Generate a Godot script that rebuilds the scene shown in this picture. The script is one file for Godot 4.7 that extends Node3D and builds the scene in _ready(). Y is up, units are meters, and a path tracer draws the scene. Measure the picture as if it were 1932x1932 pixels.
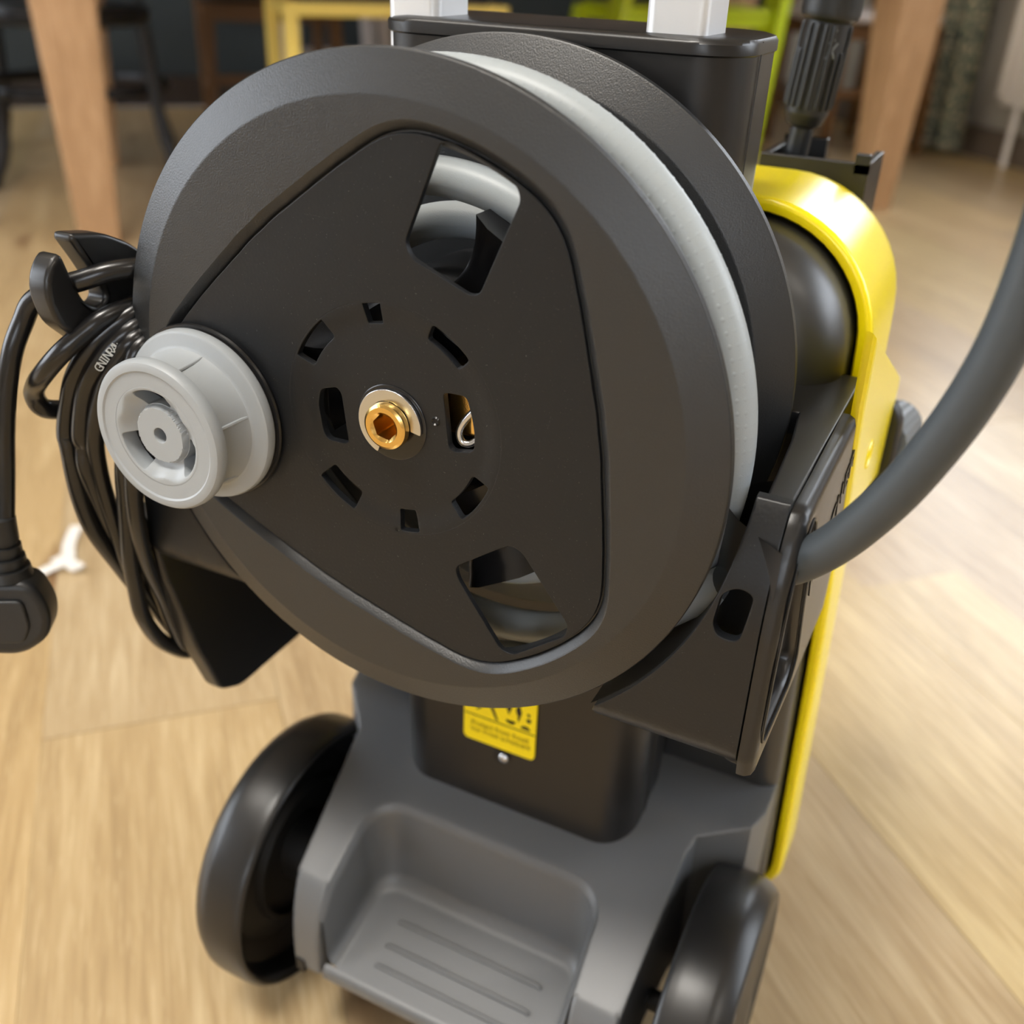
extends Node3D
# World axes: x right along the machine, y up, z towards the viewer of the hose reel. The room stands at 45 degrees to the machine.

const HUB := Vector3(0, 0.44, 0)            # middle of the reel's front rim
const BASE := Vector3(0, 0, -0.1)           # the machine's place on the floor
var M := {}
var taken := {}
var washer: Node3D

# ------------------------------------------------------------------ camera, light, exposure
func set_view() -> void:
	var cam := Camera3D.new()
	cam.name = "camera"
	add_child(cam)
	cam.transform = Transform3D(Basis(Vector3(0.89463, 0.03651, -0.4453), Vector3(-0.24415, 0.87464, -0.4188), Vector3(0.37419, 0.48339, 0.7914)), Vector3(0.1866, 0.5934, 0.2916))
	cam.near = 0.02
	cam.far = 60.0
	cam.fov = 53.08
	var lens := CameraAttributesPhysical.new()
	lens.frustum_focal_length = 24.03
	lens.frustum_focus_distance = 0.372
	lens.exposure_aperture = 5.0
	lens.frustum_near = 0.02
	lens.frustum_far = 60.0
	cam.attributes = lens
	cam.fov = 53.08
	var we := WorldEnvironment.new()
	we.name = "world_environment"
	var e := Environment.new()
	e.background_mode = Environment.BG_SKY
	var sky := Sky.new()
	var sm := ProceduralSkyMaterial.new()
	sm.sky_top_color = Color(0.93, 0.96, 1.0)
	sm.sky_horizon_color = Color(0.95, 0.97, 1.0)
	sm.ground_bottom_color = Color(0.38, 0.38, 0.37)
	sm.ground_horizon_color = Color(0.62, 0.63, 0.64)
	sm.sun_angle_max = 0.0
	sky.sky_material = sm
	e.sky = sky
	e.background_energy_multiplier = 11.0
	e.tonemap_mode = Environment.TONE_MAPPER_LINEAR
	e.tonemap_exposure = 0.82
	e.sdfgi_enabled = true
	e.ssao_enabled = true
	e.ssil_enabled = true
	we.environment = e
	add_child(we)

func ceiling_lamp(at: Vector3, size: Vector2, energy: float, label: String) -> void:
	var t := room_thing("ceiling_light", label, "ceiling light", at, "ceiling lights")
	var f := []
	box(f, Vector3(0, 0.03, 0), Vector3(size.x + 0.06, 0.06, size.y + 0.06), 0.008)
	part("frame", f, M.white_paint, t)
	var d := []
	box(d, Vector3(0, -0.004, 0), Vector3(size.x, 0.012, size.y), 0.002)
	part("diffuser", d, M.lamp_glow, t)
	var l := AreaLight3D.new()
	l.name = "lamp"
	l.area_size = size
	l.area_normalize_energy = true
	l.light_energy = energy
	l.light_color = Color(1.0, 0.98, 0.95)
	l.area_range = 14.0
	l.area_attenuation = 2.0
	l.shadow_enabled = true
	t.add_child(l)
	l.position = Vector3(0, -0.02, 0)
	l.rotation = Vector3(-PI / 2, 0, 0)

# ------------------------------------------------------------------ naming
func numbered(called: String) -> String:
	if not taken.has(called):
		taken[called] = 0
		return called
	taken[called] += 1
	return "%s_%03d" % [called, taken[called]]

func tag(o: Node, label: String, category: String, group := "") -> void:
	o.set_meta("label", label)
	o.set_meta("category", category)
	if group:
		o.set_meta("group", group)

func thing(called: String, label: String, category: String, at := Vector3.ZERO, turn := 0.0, group := "") -> Node3D:
	var o := Node3D.new()
	o.name = numbered(called)
	add_child(o)
	o.position = at
	o.rotation.y = turn
	tag(o, label, category, group)
	return o

func R(p: Vector3) -> Vector3:              # a place in the room's own axes (z towards the camera's side, x to the window wall)
	return p.rotated(Vector3.UP, PI / 4)

func room_thing(called: String, label: String, category: String, at: Vector3, group := "", turn := 0.0) -> Node3D:
	return thing(called, label, category, R(at), PI / 4 + turn, group)

func part(called: String, t: Array, m: Material, parent: Node, crease := 38.0, at := Vector3.ZERO) -> MeshInstance3D:
	var o := MeshInstance3D.new()
	o.mesh = finish(t, crease)
	o.material_override = null
	o.mesh.surface_set_material(0, m)
	o.name = called
	parent.add_child(o, true)
	o.position = at
	return o

func wpart(called: String, t: Array, m: Material, crease := 38.0) -> MeshInstance3D:   # a part of the washer, shaped about HUB
	return part(called, t, m, washer, crease, HUB - BASE)

func structure(called: String, t: Array, m: Material, at := Vector3.ZERO) -> MeshInstance3D:
	var o := part(called, t, m, self, 30.0, R(at))
	o.rotation.y = PI / 4
	o.set_meta("kind", "structure")
	return o

# ------------------------------------------------------------------ mesh making (t is a list of corners, three to a triangle)
func finish(t: Array, crease: float) -> ArrayMesh:
	var n := t.size() / 3
	var vol := 0.0
	var mid := Vector3.ZERO
	for p in t:
		mid += p
	mid /= maxf(t.size(), 1)
	for i in n:
		vol += (t[i * 3] - mid).dot((t[i * 3 + 1] - mid).cross(t[i * 3 + 2] - mid))
	var face := PackedVector3Array()
	face.resize(n)
	var at := {}
	for i in n:
		var a: Vector3 = t[i * 3]
		face[i] = (t[i * 3 + 1] - a).cross(t[i * 3 + 2] - a) * (1.0 if vol >= 0 else -1.0)
		for k in 3:
			var p: Vector3 = t[i * 3 + k]
			var key := Vector3i((p * 200000.0).round())
			if at.has(key):
				at[key].append(i)
			else:
				at[key] = [i]
	var lim := cos(deg_to_rad(crease))
	var pos := PackedVector3Array()
	var nor := PackedVector3Array()
	for i in n:
		if face[i].length_squared() < 1e-24:
			continue
		var fn := face[i].normalized()
		var order := [0, 2, 1] if vol >= 0 else [0, 1, 2]
		for k in order:
			var p: Vector3 = t[i * 3 + k]
			var s := Vector3.ZERO
			for j in at[Vector3i((p * 200000.0).round())]:
				if face[j].dot(fn) >= lim * face[j].length():
					s += face[j]
			pos.append(p)
			nor.append(s.normalized() if s.length_squared() > 1e-30 else fn)
	var arr := []
	arr.resize(Mesh.ARRAY_MAX)
	arr[Mesh.ARRAY_VERTEX] = pos
	arr[Mesh.ARRAY_NORMAL] = nor
	var mesh := ArrayMesh.new()
	mesh.add_surface_from_arrays(Mesh.PRIMITIVE_TRIANGLES, arr)
	return mesh

func quad(t: Array, a: Vector3, b: Vector3, c: Vector3, d: Vector3) -> void:
	t.append_array([a, b, c, a, c, d])

func loft(t: Array, rings: Array, closed := true, cap_a := false, cap_b := false) -> void:
	for i in rings.size() - 1:
		var p: Array = rings[i]
		var q: Array = rings[i + 1]
		var n := p.size()
		for k in (n if closed else n - 1):
			var l := (k + 1) % n
			quad(t, p[k], p[l], q[l], q[k])
	if cap_a:
		fan(t, rings[0], true)
	if cap_b:
		fan(t, rings[-1], false)

func fan(t: Array, ring: Array, back: bool) -> void:
	var c := Vector3.ZERO
	for p in ring:
		c += p
	c /= ring.size()
	for k in ring.size():
		var a: Vector3 = ring[k]
		var b: Vector3 = ring[(k + 1) % ring.size()]
		if back:
			t.append_array([c, b, a])
		else:
			t.append_array([c, a, b])

func rev(t: Array, prof: Array, xf: Transform3D, n := 64) -> void:     # profile of (radius, height), turned about xf's z axis
	var rings := []
	for v in prof:
		var r := []
		for k in n:
			var a := TAU * k / n
			r.append(xf * Vector3(v.x * cos(a), v.x * sin(a), v.y))
		rings.append(r)
	loft(t, rings)

func smooth_path(pts: Array, step: int, closed := false) -> Array:     # Catmull-Rom
	var out := []
	var n := pts.size()
	for i in (n if closed else n - 1):
		var a: Vector3 = pts[(i - 1 + n) % n] if closed or i > 0 else pts[0] * 2.0 - pts[1]
		var b: Vector3 = pts[i]
		var c: Vector3 = pts[(i + 1) % n]
		var d: Vector3 = pts[(i + 2) % n] if closed or i + 2 < n else c * 2.0 - b
		for k in step:
			out.append(b.cubic_interpolate(c, a, d, float(k) / step))
	if not closed:
		out.append(pts[-1])
	return out

func tube(t: Array, path: Array, radius, sides := 14, closed := false, caps := true) -> void:
	var n := path.size()
	var rings := []
	var up := Vector3.UP
	for i in n:
		var d: Vector3 = (path[(i + 1) % n] - path[(i - 1 + n) % n]) if closed or (i > 0 and i < n - 1) else (path[1] - path[0] if i == 0 else path[n - 1] - path[n - 2])
		d = d.normalized()
		if i == 0 and absf(d.dot(up)) > 0.9:
			up = Vector3.RIGHT
		var side := d.cross(up).normalized()
		up = side.cross(d).normalized()
		var r: float = radius[i] if radius is Array else radius
		var ring := []
		for k in sides:
			var a := TAU * k / sides
			ring.append(path[i] + (side * cos(a) + up * sin(a)) * r)
		rings.append(ring)
	if closed:
		rings.append(rings[0])
	loft(t, rings, true, caps and not closed, caps and not closed)

func area2(poly: Array) -> float:
	var s := 0.0
	for i in poly.size():
		s += poly[i].cross(poly[(i + 1) % poly.size()])
	return s * 0.5

func inset(poly: Array, d: float) -> Array:          # mitred inset of an anticlockwise outline
	var out := []
	var n := poly.size()
	for i in n:
		var a: Vector2 = poly[(i - 1 + n) % n]
		var b: Vector2 = poly[i]
		var c: Vector2 = poly[(i + 1) % n]
		var u := (b - a).normalized()
		var v := (c - b).normalized()
		var m := Vector2(-u.y, u.x) + Vector2(-v.y, v.x)
		out.append(b + m * (d / maxf(m.dot(Vector2(-u.y, u.x)), 0.35)))
	return out

func prism(t: Array, outline: Array, xf: Transform3D, h0: float, h1: float, bev := 0.0, both := true, seg := 3) -> void:
	var poly := outline.duplicate()
	if area2(poly) < 0:
		poly.reverse()
	var steps := []
	if bev > 0 and both:
		for k in seg + 1:
			var a := PI / 2 * k / seg
			steps.append(Vector2(bev * (1.0 - sin(a)), h0 + bev * (1.0 - cos(a))))
	else:
		steps.append(Vector2(0, h0))
	if bev > 0:
		for k in seg + 1:
			var a := PI / 2 * k / seg
			steps.append(Vector2(bev * (1.0 - cos(a)), h1 - bev * (1.0 - sin(a))))
	else:
		steps.append(Vector2(0, h1))
	var rings := []
	for s in steps:
		var r := []
		for p in (inset(poly, s.x) if s.x > 1e-7 else poly):
			r.append(xf * Vector3(p.x, p.y, s.y))
		rings.append(r)
	loft(t, rings)
	for e in [0, 1]:
		var st: Vector2 = steps[0] if e == 0 else steps[-1]
		var pp := PackedVector2Array(inset(poly, st.x) if st.x > 1e-7 else poly)
		var ix := Geometry2D.triangulate_polygon(pp)
		for k in range(0, ix.size(), 3):
			var q := [pp[ix[k]], pp[ix[k + 1]], pp[ix[k + 2]]]
			if ((q[1] - q[0]).cross(q[2] - q[0]) < 0) == (e == 1):
				q.reverse()
			for p in q:
				t.append(xf * Vector3(p.x, p.y, st.y))

func rrect(c: Vector2, s: Vector2, r: float, seg := 5) -> Array:
	var out := []
	var h := s * 0.5
	for q in 4:
		var cc := c + Vector2((h.x - r) * (1 if q == 0 or q == 3 else -1), (h.y - r) * (1 if q < 2 else -1))
		for k in seg + 1:
			var a := PI / 2 * (q + float(k) / seg)
			out.append(cc + Vector2(cos(a), sin(a)) * r)
	return out

func rounded(poly: Array, r: float, seg := 5) -> Array:   # any outline with its corners rounded
	var out := []
	var n := poly.size()
	for i in n:
		var a: Vector2 = poly[(i - 1 + n) % n]
		var b: Vector2 = poly[i]
		var c: Vector2 = poly[(i + 1) % n]
		var l := minf(r, minf((a - b).length(), (c - b).length()) * 0.48)
		var p := b + (a - b).normalized() * l
		var q := b + (c - b).normalized() * l
		for k in seg + 1:
			var s := float(k) / seg
			out.append(p.lerp(b, s).lerp(b.lerp(q, s), s))
	return out

func box(t: Array, c: Vector3, s: Vector3, bev := 0.0, basis := Basis()) -> void:
	var h := s * 0.5
	prism(t, [Vector2(-h.x, -h.y), Vector2(h.x, -h.y), Vector2(h.x, h.y), Vector2(-h.x, h.y)], Transform3D(basis, c), -h.z, h.z, bev, true, 2)

func dense(poly: Array, step: float) -> Array:
	var out := []
	for i in poly.size():
		var a: Vector2 = poly[i]
		var b: Vector2 = poly[(i + 1) % poly.size()]
		var n := maxi(1, int(ceil(a.distance_to(b) / step)))
		for k in n:
			out.append(a.lerp(b, float(k) / n))
	return out

# a sheet with holes: lift(p) gives the front height of a place; rims are rounded by bev and go down by thick
func sheet(t: Array, outer: Array, holes: Array, lift: Callable, thick: float, xf: Transform3D, step := 0.0015, grid := 0.0, bev := 0.0008, back := false) -> void:
	var loops := []
	var o := outer.duplicate()
	if area2(o) < 0:
		o.reverse()
	loops.append(dense(o, step))
	for h in holes:
		var hh: Array = h.duplicate()
		if area2(hh) > 0:
			hh.reverse()
		loops.append(dense(hh, step))
	var tops := []
	for l in loops:
		tops.append(inset(l, bev))
	var pts := PackedVector2Array()
	for l in tops:
		pts.append_array(PackedVector2Array(l))
	var polys := []
	for l in tops:
		polys.append(PackedVector2Array(l))
	if grid > 0:
		var lo := Vector2(1e9, 1e9)
		var hi := -lo
		for p in polys[0]:
			lo = lo.min(p)
			hi = hi.max(p)
		var x := lo.x
		while x < hi.x:
			var y := lo.y
			while y < hi.y:
				var p := Vector2(x + 0.00003 * sin(y * 9e3), y + 0.00003 * cos(x * 7e3))
				var ok := Geometry2D.is_point_in_polygon(p, polys[0])
				for k in range(1, polys.size()):
					ok = ok and not Geometry2D.is_point_in_polygon(p, polys[k])
				if ok:
					pts.append(p)
				y += grid
			x += grid
	var ix := Geometry2D.triangulate_delaunay(pts)
	for k in range(0, ix.size(), 3):
		var q := [pts[ix[k]], pts[ix[k + 1]], pts[ix[k + 2]]]
		var m: Vector2 = (q[0] + q[1] + q[2]) / 3.0
		if not Geometry2D.is_point_in_polygon(m, polys[0]):
			continue
		var inside := false
		for j in range(1, polys.size()):
			inside = inside or Geometry2D.is_point_in_polygon(m, polys[j])
		if inside:
			continue
		if (q[1] - q[0]).cross(q[2] - q[0]) < 0:
			q.reverse()
		for p in q:
			t.append(xf * Vector3(p.x, p.y, lift.call(p)))
		if back:
			q.reverse()
			for p in q:
				t.append(xf * Vector3(p.x, p.y, lift.call(p) - thick))
	for j in loops.size():
		var l: Array = loops[j]
		var rings := []
		for s in [Vector2(0, -thick), Vector2(0, -bev), Vector2(0.3 * bev, -0.3 * bev), Vector2(bev, 0)]:
			var r := []
			var li := inset(l, s.x) if s.x > 0 else l
			for p in li:
				r.append(xf * Vector3(p.x, p.y, lift.call(p) + s.y))
			rings.append(r)
		loft(t, rings)

func arc(r: float, a0: float, a1: float, n: int, c := Vector2.ZERO) -> Array:
	var out := []
	for k in n + 1:
		var a := deg_to_rad(lerpf(a0, a1, float(k) / n))
		out.append(c + Vector2(cos(a), sin(a)) * r)
	return out

func cell(r0: float, r1: float, a0: float, a1: float, round_by := 0.0015) -> Array:    # a window between two radii and two angles
	var o := arc(r1, a0, a1, 5)
	var i := arc(r0, a1, a0, 5)
	return rounded(o + i, round_by, 3)

func mm(list: Array) -> Array:              # triples of millimetres
	var out := []
	for i in range(0, list.size(), 3):
		out.append(Vector3(list[i], list[i + 1], list[i + 2]) * 0.001)
	return out

func mm2(list: Array) -> Array:
	var out := []
	for i in range(0, list.size(), 2):
		out.append(Vector2(list[i], list[i + 1]) * 0.001)
	return out

const YZ := Transform3D(Basis(Vector3(0, 0, 1), Vector3(0, 1, 0), Vector3(1, 0, 0)), Vector3.ZERO)   # outlines given as (z, y), thickness along x
const XZ := Transform3D(Basis(Vector3(1, 0, 0), Vector3(0, 0, 1), Vector3(0, 1, 0)), Vector3.ZERO)   # outlines given as (x, z), height along y

# ------------------------------------------------------------------ materials
func mat(c: Color, rough := 0.5, metal := 0.0) -> StandardMaterial3D:
	var m := StandardMaterial3D.new()
	m.albedo_color = c
	m.roughness = rough
	m.metallic = metal
	return m

func grain(m: StandardMaterial3D, tex: Texture2D, scale: float, strength: float) -> StandardMaterial3D:
	m.normal_enabled = true
	m.normal_texture = tex
	m.normal_scale = strength
	m.uv1_triplanar = true
	m.uv1_scale = Vector3.ONE * scale
	return m

func noise_normal(freq: float, seed_: int, bump: float, octaves := 2, cells := false) -> NoiseTexture2D:
	var f := FastNoiseLite.new()
	f.seed = seed_
	f.frequency = freq
	f.noise_type = FastNoiseLite.TYPE_CELLULAR if cells else FastNoiseLite.TYPE_SIMPLEX_SMOOTH
	f.fractal_octaves = octaves
	var n := NoiseTexture2D.new()
	n.width = 512
	n.height = 512
	n.seamless = true
	n.as_normal_map = true
	n.bump_strength = bump
	n.noise = f
	return n

func dusty(base: Color, seed_: int, count: int, size := 1024) -> ImageTexture:     # moulded plastic with specks of dust, lint and faint scuffs
	var rng := RandomNumberGenerator.new()
	rng.seed = seed_
	var im := Image.create(size, size, false, Image.FORMAT_RGB8)
	im.fill(base)
	for i in count:
		var p := Vector2(rng.randf(), rng.randf()) * size
		var l := rng.randf()
		var c := base.lerp(Color(0.75, 0.74, 0.72), 0.15 + 0.6 * pow(rng.randf(), 2.0))
		if l < 0.90:
			im.set_pixelv(Vector2i(p) % size, c)
			if l > 0.78:
				im.set_pixelv((Vector2i(p) + Vector2i(1, rng.randi() % 2)) % size, c)
		elif l < 0.97:
			var d := Vector2.from_angle(rng.randf() * TAU)
			for k in 2 + rng.randi() % 4:
				im.set_pixelv(Vector2i((p + d * k).posmod(size)), c)
		elif l > 0.992:
			var d := Vector2.from_angle(0.15 * rng.randfn() + (0.0 if l > 0.996 else PI / 2))
			for k in 20 + rng.randi() % 60:
				if rng.randf() < 0.5:
					im.set_pixelv(Vector2i((p + d * k).posmod(size)), base.lerp(c, 0.35))
	return ImageTexture.create_from_image(im)

func oak_image(seed_: int) -> ImageTexture:          # brushed oak: long fibres down the image, a few knots
	var w := 384
	var h := 1024
	var a := FastNoiseLite.new()
	a.seed = seed_
	a.frequency = 0.012
	a.fractal_octaves = 3
	var b := FastNoiseLite.new()
	b.seed = seed_ + 7
	b.frequency = 0.05
	b.fractal_octaves = 3
	var im := Image.create(w, h, false, Image.FORMAT_RGB8)
	var dark := Color(0.62, 0.53, 0.40)
	var base := Color(0.755, 0.665, 0.515)
	var pale := Color(0.87, 0.80, 0.66)
	var rng := RandomNumberGenerator.new()
	rng.seed = seed_
	var knots := []
	for i in 3:
		knots.append(Vector2(rng.randf() * w, rng.randf() * h))
	for y in h:
		var ey := minf(1.0, minf(y, h - y) / 60.0)
		for x in w:
			var s := a.get_noise_2d(x * 1.1, y * 0.16)
			var f := b.get_noise_2d(x * 4.0, y * 0.35)
			var v := f * 0.55 + 0.20 * sin(s * 14.0) + 0.5 * s
			var c := base.lerp(pale, clampf(v * 1.1, 0, 1) * ey).lerp(dark, clampf(-v * 0.75, 0, 1) * ey)
			c = c.lerp(pale, clampf((b.get_noise_2d(x * 7.0, y * 0.5 + 400.0) - 0.30) * 2.0, 0, 0.5))
			for k in knots:
				var d := Vector2((x - k.x) * 1.0, (y - k.y) * 0.45).length()
				if d < 22.0:
					c = c.lerp(Color(0.45, 0.33, 0.23), 0.7 * (1.0 - d / 22.0))
			im.set_pixel(x, y, c)
	return ImageTexture.create_from_image(im)

func leaf_print() -> ImageTexture:                   # curtain print: dark green leaves and pale blooms
	var n := 256
	var a := FastNoiseLite.new()
	a.seed = 5
	a.frequency = 0.028
	a.fractal_octaves = 2
	var b := FastNoiseLite.new()
	b.seed = 9
	b.frequency = 0.05
	var im := Image.create(n, n, false, Image.FORMAT_RGB8)
	for y in n:
		for x in n:
			var v := a.get_noise_2d(x, y)
			var u := b.get_noise_2d(x * 1.6, y * 0.8)
			var c := Color(0.16, 0.24, 0.23)
			if v > 0.02:
				c = Color(0.36, 0.42, 0.36)
			if u > 0.12:
				c = Color(0.74, 0.69, 0.58)
			if u < -0.3:
				c = Color(0.10, 0.17, 0.17)
			im.set_pixel(x, y, c)
	return ImageTexture.create_from_image(im)

func textured(m: StandardMaterial3D, tex: Texture2D, scale: Vector3, offset := Vector3.ZERO) -> StandardMaterial3D:
	m.albedo_texture = tex
	m.uv1_triplanar = true
	m.uv1_scale = scale
	m.uv1_offset = offset
	return m

func make_materials() -> void:
	var leather := noise_normal(0.11, 3, 3.0, 2)
	var fine := noise_normal(0.16, 4, 3.0, 1)
	var spark := dusty(Color(0.100, 0.106, 0.116), 21, 700)
	M.flange = grain(mat(Color.WHITE, 0.44), leather, 20.0, 0.26)
	M.flange.metallic_specular = 0.60
	M.flange.albedo_texture = spark
	M.flange.uv1_scale = Vector3.ONE * 20.0
	M.cover = grain(mat(Color.WHITE, 0.42), fine, 7.0, 0.05)
	M.cover.metallic_specular = 0.42
	M.cover.albedo_texture = dusty(Color(0.088, 0.096, 0.108), 22, 2400)
	M.black = grain(mat(Color.WHITE, 0.38), fine, 8.0, 0.05)
	M.black.metallic_specular = 0.45
	M.black.albedo_texture = dusty(Color(0.086, 0.093, 0.104), 23, 1400)
	M.satin = grain(mat(Color(0.105, 0.105, 0.108), 0.33), fine, 30.0, 0.05)
	M.housing = mat(Color(0.12, 0.122, 0.124), 0.40)
	M.housing.metallic_specular = 0.68
	M.gloss = mat(Color(0.10, 0.10, 0.105), 0.22)
	M.chassis = grain(mat(Color(0.35, 0.36, 0.372), 0.45), fine, 30.0, 0.08)
	M.chassis.metallic_specular = 0.65
	M.wheel = mat(Color(0.11, 0.11, 0.112), 0.34)
	M.dark = mat(Color(0.06, 0.06, 0.062), 0.55)
	M.grey = grain(mat(Color(0.60, 0.62, 0.635), 0.44), fine, 25.0, 0.08)
	M.dial = mat(Color(0.42, 0.44, 0.46), 0.45)
	M.yellow = mat(Color(1.0, 0.91, 0.0), 0.30)
	M.yellow.clearcoat_enabled = true
	M.yellow.clearcoat = 0.4
	M.yellow.clearcoat_roughness = 0.25
	M.sticker = mat(Color(1.0, 0.90, 0.0), 0.45)
	M.ink = mat(Color(0.13, 0.11, 0.03), 0.6)
	M.faded_ink = mat(Color(0.52, 0.43, 0.05), 0.6)
	M.alu = grain(mat(Color(0.86, 0.865, 0.87), 0.45, 0.5), fine, 40.0, 0.06)
	M.steel = mat(Color(0.80, 0.81, 0.83), 0.25, 1.0)
	M.brass = grain(mat(Color(0.91, 0.76, 0.46), 0.22, 1.0), fine, 20.0, 0.06)
	M.hose = grain(mat(Color(0.62, 0.645, 0.655), 0.42), fine, 25.0, 0.12)
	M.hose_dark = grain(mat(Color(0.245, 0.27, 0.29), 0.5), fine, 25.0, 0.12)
	M.cord = mat(Color(0.085, 0.085, 0.09), 0.26)
	M.rubber = mat(Color(0.11, 0.115, 0.12), 0.42)
	M.print = mat(Color(0.72, 0.73, 0.72), 0.6)
	M.white_paint = mat(Color(0.90, 0.89, 0.86), 0.5)
	M.lamp_glow = mat(Color(0.95, 0.93, 0.88), 0.5)
	M.lamp_glow.emission_enabled = true
	M.lamp_glow.emission = Color(1.0, 0.95, 0.88)
	M.lamp_glow.emission_energy_multiplier = 4.0
	var oak := oak_image(31)
	M.planks = []
	for i in 6:
		var tint: Color = [Color(1, 1, 1), Color(0.97, 0.95, 0.92), Color(0.95, 0.94, 0.94), Color(1.0, 0.99, 0.93), Color(0.92, 0.90, 0.89), Color(0.98, 0.95, 0.90)][i]
		var p := textured(mat(tint, 0.31), oak, Vector3(2.6, 1.0, 0.55), Vector3(0.37 * i, 0, 0.23 * i))
		p.metallic_specular = 0.62
		M.planks.append(p)
	M.beech = textured(mat(Color(0.90, 0.81, 0.77), 0.42), oak, Vector3(2.0, 0.6, 2.0))
	M.brown_wood = textured(mat(Color(0.55, 0.43, 0.30), 0.45), oak, Vector3(4.0, 1.0, 4.0))
	M.dark_wood = mat(Color(0.17, 0.13, 0.11), 0.45)
	M.black_metal = mat(Color(0.12, 0.12, 0.13), 0.4)
	M.straw = mat(Color(0.94, 0.83, 0.42), 0.45)
	M.lime = mat(Color(0.80, 0.88, 0.10), 0.42)
	M.seat_pale = mat(Color(0.78, 0.74, 0.72), 0.6)
	M.radiator = mat(Color(0.94, 0.91, 0.88), 0.45)
	M.wall_dark = mat(Color(0.155, 0.185, 0.195), 0.75)
	M.wall_warm = mat(Color(0.68, 0.65, 0.60), 0.8)
	M.wall_pale = mat(Color(0.82, 0.79, 0.74), 0.8)
	M.ceiling = mat(Color(0.90, 0.88, 0.84), 0.85)
	M.skirting = mat(Color(0.40, 0.35, 0.30), 0.6)
	M.window_frame = mat(Color(0.85, 0.85, 0.84), 0.5)
	M.glass = mat(Color(0.9, 0.95, 0.95, 0.06), 0.05)
	M.glass.transparency = BaseMaterial3D.TRANSPARENCY_ALPHA
	M.curtain = textured(mat(Color.WHITE, 0.85), leaf_print(), Vector3(3.2, 3.2, 3.2))
	M.tape = mat(Color(0.93, 0.92, 0.90), 0.35)
	M.counter = mat(Color(0.30, 0.30, 0.31), 0.5)

# ------------------------------------------------------------------ the pressure washer
func lobe(deg: float) -> float:              # outline of the three-cornered cover: radius at an angle
	var d := absf(fposmod(deg - 70.0 + 60.0, 120.0) - 60.0)
	var k := [0.0, 12.0, 16.0, 20.0, 23.0, 28.0, 35.0, 42.0, 49.0, 60.0]
	var v := [102.4, 102.2, 101.3, 99.2, 96.8, 92.4, 87.7, 84.3, 82.3, 81.3]
	for i in 9:
		if d <= k[i + 1]:
			return lerpf(v[i], v[i + 1], (d - k[i]) / (k[i + 1] - k[i])) * 0.001
	return 0.0813

func lobe_ring(grow: float, z: float, n := 240) -> Array:
	var out := []
	for k in n:
		var a := 360.0 * k / n
		var s := 0.0
		for j in [-2, -1, 0, 1, 2]:
			s += lobe(a + j * 0.8)
		out.append(Vector3(cos(deg_to_rad(a)), sin(deg_to_rad(a)), 0) * (s / 5 + grow) + Vector3(0, 0, z))
	return out

func circle(r: float, z: float, n := 240) -> Array:
	var out := []
	for k in n:
		out.append(Vector3(r * cos(TAU * k / n), r * sin(TAU * k / n), z))
	return out

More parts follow.
